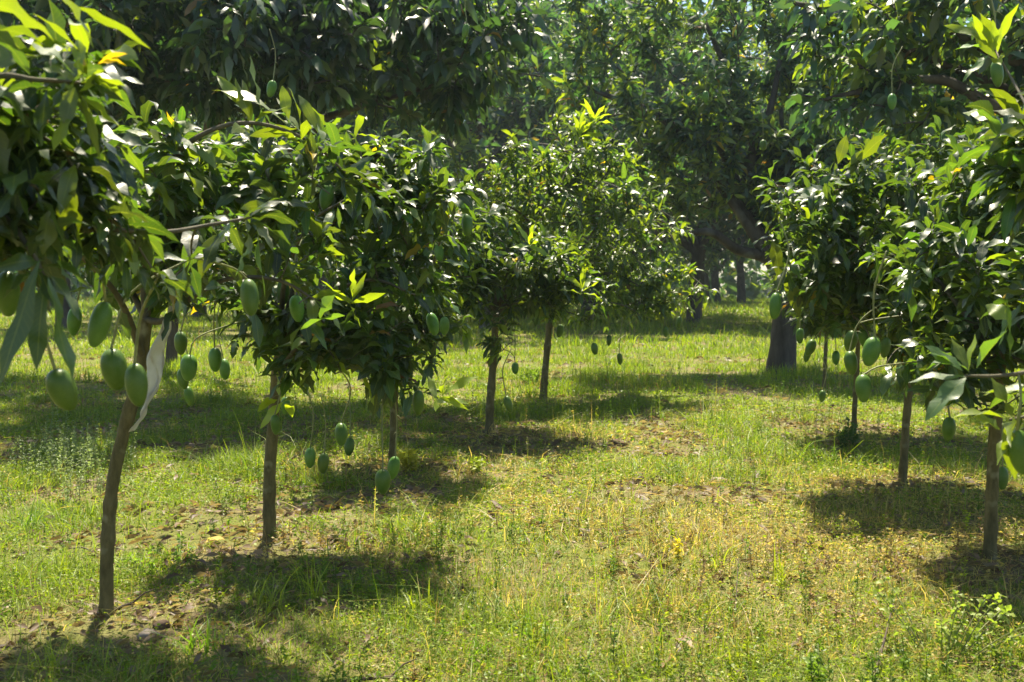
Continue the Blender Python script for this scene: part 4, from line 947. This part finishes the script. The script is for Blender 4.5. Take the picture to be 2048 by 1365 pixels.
def tuft(px, py, n, h, lean, col, label):
    r = np.random.default_rng(int(px + 3 * py)); g = ground_at(px, py); m = MB()
    x = g[0] + r.normal(0, .035, n); y = g[1] + r.normal(0, .03, n)
    k = r.random((n, 1)); c = np.asarray(col) * (.75 + .5 * k)
    blades(m, x, y, h * r.uniform(.5, 1.2, n), np.full(n, .0075) * r.uniform(.6, 1.2, n), c, r, 3, lean)
    o = m.build('grass_tuft', M_GRASS, None, g); tag(o, label, 'grass tuft', 'coarse grass tufts rising above the turf')
for a in ((625, 1195, 22, .26, .9, LIME, 'tall arching grass tuft with pale curved blades right of the leaning trunk'),
          (530, 1215, 26, .24, .9, LIME * .9, 'spreading grass tuft with long outward blades below the straight trunk'),
          (400, 1290, 30, .2, .7, GREEN * 1.2, 'dense green grass tuft at lower left near the pale clod'),
          (90, 1340, 34, .2, .7, LIME, 'bright grass tuft in the bottom left corner'),
          (60, 1060, 40, .2, .6, GREEN * 1.3, 'thick lush green grass tuft at the left edge'),
          (130, 1150, 36, .17, .6, LIME * .9, 'yellow-green grass tuft left of the leaning trunk foot'),
          (830, 1240, 22, .2, .8, LIME, 'grass tuft in the worn patch at lower centre left'),
          (960, 1320, 26, .17, .8, GREEN * 1.3, 'low grass tuft at the bottom edge near the middle'),
          (1430, 1150, 20, .2, .6, LIME, 'thin upright grass tuft in the open middle grass'),
          (1560, 1175, 22, .2, .6, LIME, 'upright grass tuft left of the right foreground trunk'),
          (1300, 1165, 16, .16, .7, LIME * .9, 'short grass tuft at the middle of the open grass'),
          (1480, 1320, 22, .19, .7, LIME, 'tall bright grass tuft at the bottom edge right of middle'),
          (1250, 1340, 20, .14, .8, LIME * .9, 'small grass tuft at the bottom edge near centre right'),
          (1720, 1010, 14, .2, 1.0, LIME, 'sparse grass tuft with bent pale blades in front of right trunks')):
    tuft(*a)

def stick(px, pts, r0, label, name='fallen_branch', cat='branch', mat=None):
    m = MB(); P = []
    for (x, y, dz) in pts:
        g = ground_at(x, y); P.append(g + [0, 0, dz])
    p = spline(P, 6); tube(m, p, np.linspace(r0, r0 * .45, len(p)), 8, .25, int(px))
    if r0 > .006:
        q = p[len(p) // 2]; tube(m, np.array([q, q + [.05, .03, .04], q + [.10, .03, .06]]), [r0 * .5, r0 * .4, r0 * .25], 6)
    o = m.build(name, mat or M_WOOD, None, P[0], False); tag(o, label, cat)
stick(555, [(545, 955, .02), (565, 943, .05), (585, 945, .05), (605, 948, .02)], .022, 'dark fallen branch lying behind the straight trunk')
stick(1170, [(1125, 1050, .01), (1140, 1060, .03), (1185, 1062, .04), (1215, 1045, .02)], .008, 'dark dead twig lying in the middle of the open grass')
stick(270, [(228, 1222, .015), (262, 1216, .03), (300, 1210, .02)], .010, 'grey stick lying right of the leaning trunk foot')
stick(800, [(700, 1350, .01), (780, 1352, .03), (850, 1356, .02)], .009, 'brown stick lying at the bottom edge left of middle')
stick(1790, [(1745, 1365, .01), (1765, 1325, .06), (1785, 1275, .13)], .006, 'thin dark stick poking up left of the bushy weed')
stick(1480, [(1465, 1290, .01), (1470, 1240, .03), (1476, 1190, .16)], .004, 'slender dark stem standing in the grass right of middle')
stick(400, [(330, 925, .02), (400, 930, .03), (440, 945, .02)], .015, 'short grey branch lying in the shaded grass at left')
stick(180, [(140, 1100, .02), (170, 1108, .05), (200, 1118, .02)], .006, 'thin pale twig lying beside the leaning trunk')

def clod(px, py, s, label, name='soil_clod', mat=None):
    r = np.random.default_rng(int(px)); g = ground_at(px, py); n, q = 10, 14; th = np.linspace(0.02, math.pi - .02, n); a = np.arange(q) * 2 * math.pi / q
    v = np.stack([np.outer(np.sin(th), np.cos(a)) * 1.2, np.outer(np.sin(th), np.sin(a)), np.outer(np.cos(th), np.ones(q)) * .6], -1).reshape(-1, 3)
    v *= (1 + .9 * (noise(v[:, 0] * 1.7, v[:, 1] * 1.7, v[:, 2] * 1.7, int(px)) - .5) + .35 * (noise(v[:, 0] * 5, v[:, 1] * 5, v[:, 2] * 5, int(py)) - .5))[:, None]; v = v * s + [0, 0, s * .3]
    i, j = np.meshgrid(np.arange(n - 1), np.arange(q), indexing='ij'); m = MB()
    m.add(v + g, np.stack([i * q + j, (i + 1) * q + j, (i + 1) * q + (j + 1) % q, i * q + (j + 1) % q], -1).reshape(-1, 4))
    tag(m.build(name, mat or M_STONE, None, g, False), label, 'clod', 'dry soil clods on the ground')
M_SOIL = plain('dark_soil', (.05, .033, .022), (.16, .105, .065), 14, .95)
clod(303, 1268, .040, 'pale rounded clod right below the leaning trunk foot')
clod(325, 1248, .030, 'small dark clod beside the pale rounded one', mat=M_SOIL)
clod(665, 1088, .034, 'dark clod in the worn soil right of the straight trunk', mat=M_SOIL)
clod(1130, 1058, .035, 'dark crumbly clod by the dead twig in open grass', mat=M_SOIL)
clod(1660, 998, .042, 'dark brown clod in the grass before the right row', mat=M_SOIL)
clod(1240, 888, .060, 'dark clod in dry brush right of the central trunk', mat=M_SOIL)
clod(1500, 925, .05, 'brown clod at the edge of the shade in the middle grass', mat=M_SOIL)
clod(1437, 967, .05, 'round greyish-green clod lying in the middle grass')
clod(320, 1345, .03, 'dark clod at the bottom edge below the pale one', mat=M_SOIL)

def fallen_leaf(px, py, L, col, label):
    r = np.random.default_rng(int(px * 3)); g = ground_at(px, py); m = MB(); a = r.uniform(0, 6.28)
    add_leaves(m, [g + [0, 0, .03]], [[math.cos(a), math.sin(a), .35]], np.array([L]), np.array([L * .36]), np.array([col]), r, 7, .9, .6, .5, .4)
    tag(m.build('fallen_leaf', M_GRASS, None, g), label, 'leaf', 'dry fallen leaves on the grass')
for a in ((1350, 1290, .13, (.38, .26, .18), 'curled pinkish dry leaf in the grass near bottom centre right'),
          (1325, 1345, .14, (.36, .24, .15), 'tan dry leaf at the bottom edge'),
          (450, 1090, .12, (.5, .34, .26), 'pale pink dry leaf left of the straight trunk foot'),
          (500, 1125, .11, (.36, .24, .16), 'tan dry leaf in the worn soil before the straight trunk'),
          (1130, 875, .18, (.3, .2, .12), 'brown dry leaf in the dry brush right of the central trunk'),
          (1325, 870, .2, (.46, .34, .26), 'pale dry leaf at the far side of the middle grass'),
          (445, 910, .16, (.42, .3, .2), 'pale dry leaf in the shaded grass left of the straight trunk'),
          (1175, 830, .2, (.5, .42, .34), 'whitish dry leaf below the rear slim trunk'),
          (690, 955, .15, (.36, .25, .16), 'tan dry leaf in the shade behind the low fruit pair'),
          (150, 1330, .12, (.3, .2, .12), 'brown dry leaf near the bottom left corner')):
    fallen_leaf(*a)

# ------------------------------------------------------------------ thin morning haze between the trees
def haze():
    mb = MB(); x0, x1, y0, y1, z0, z1 = -120.0, 120.0, -20.0, 160.0, -1.3, 34.0
    v = np.array([[x, y, z] for z in (z0, z1) for y in (y0, y1) for x in (x0, x1)])
    mb.add(v, np.array([[0, 2, 3, 1], [4, 5, 7, 6], [0, 1, 5, 4], [2, 6, 7, 3], [0, 4, 6, 2], [1, 3, 7, 5]]))
    m, nt, N, Lk = new_mat('haze'); pv = N.new('ShaderNodeVolumePrincipled'); pv.inputs['Density'].default_value = HAZE
    pv.inputs['Color'].default_value = (.72, .88, 1.0, 1); pv.inputs['Anisotropy'].default_value = .45
    o = N.new('ShaderNodeOutputMaterial'); Lk.new(pv.outputs[0], o.inputs['Volume'])
    ob = mb.build('haze', m, attrs=False); tag(ob, kind='stuff'); ob.display_type = 'WIRE'
HAZE = .0006
if HAZE: haze()
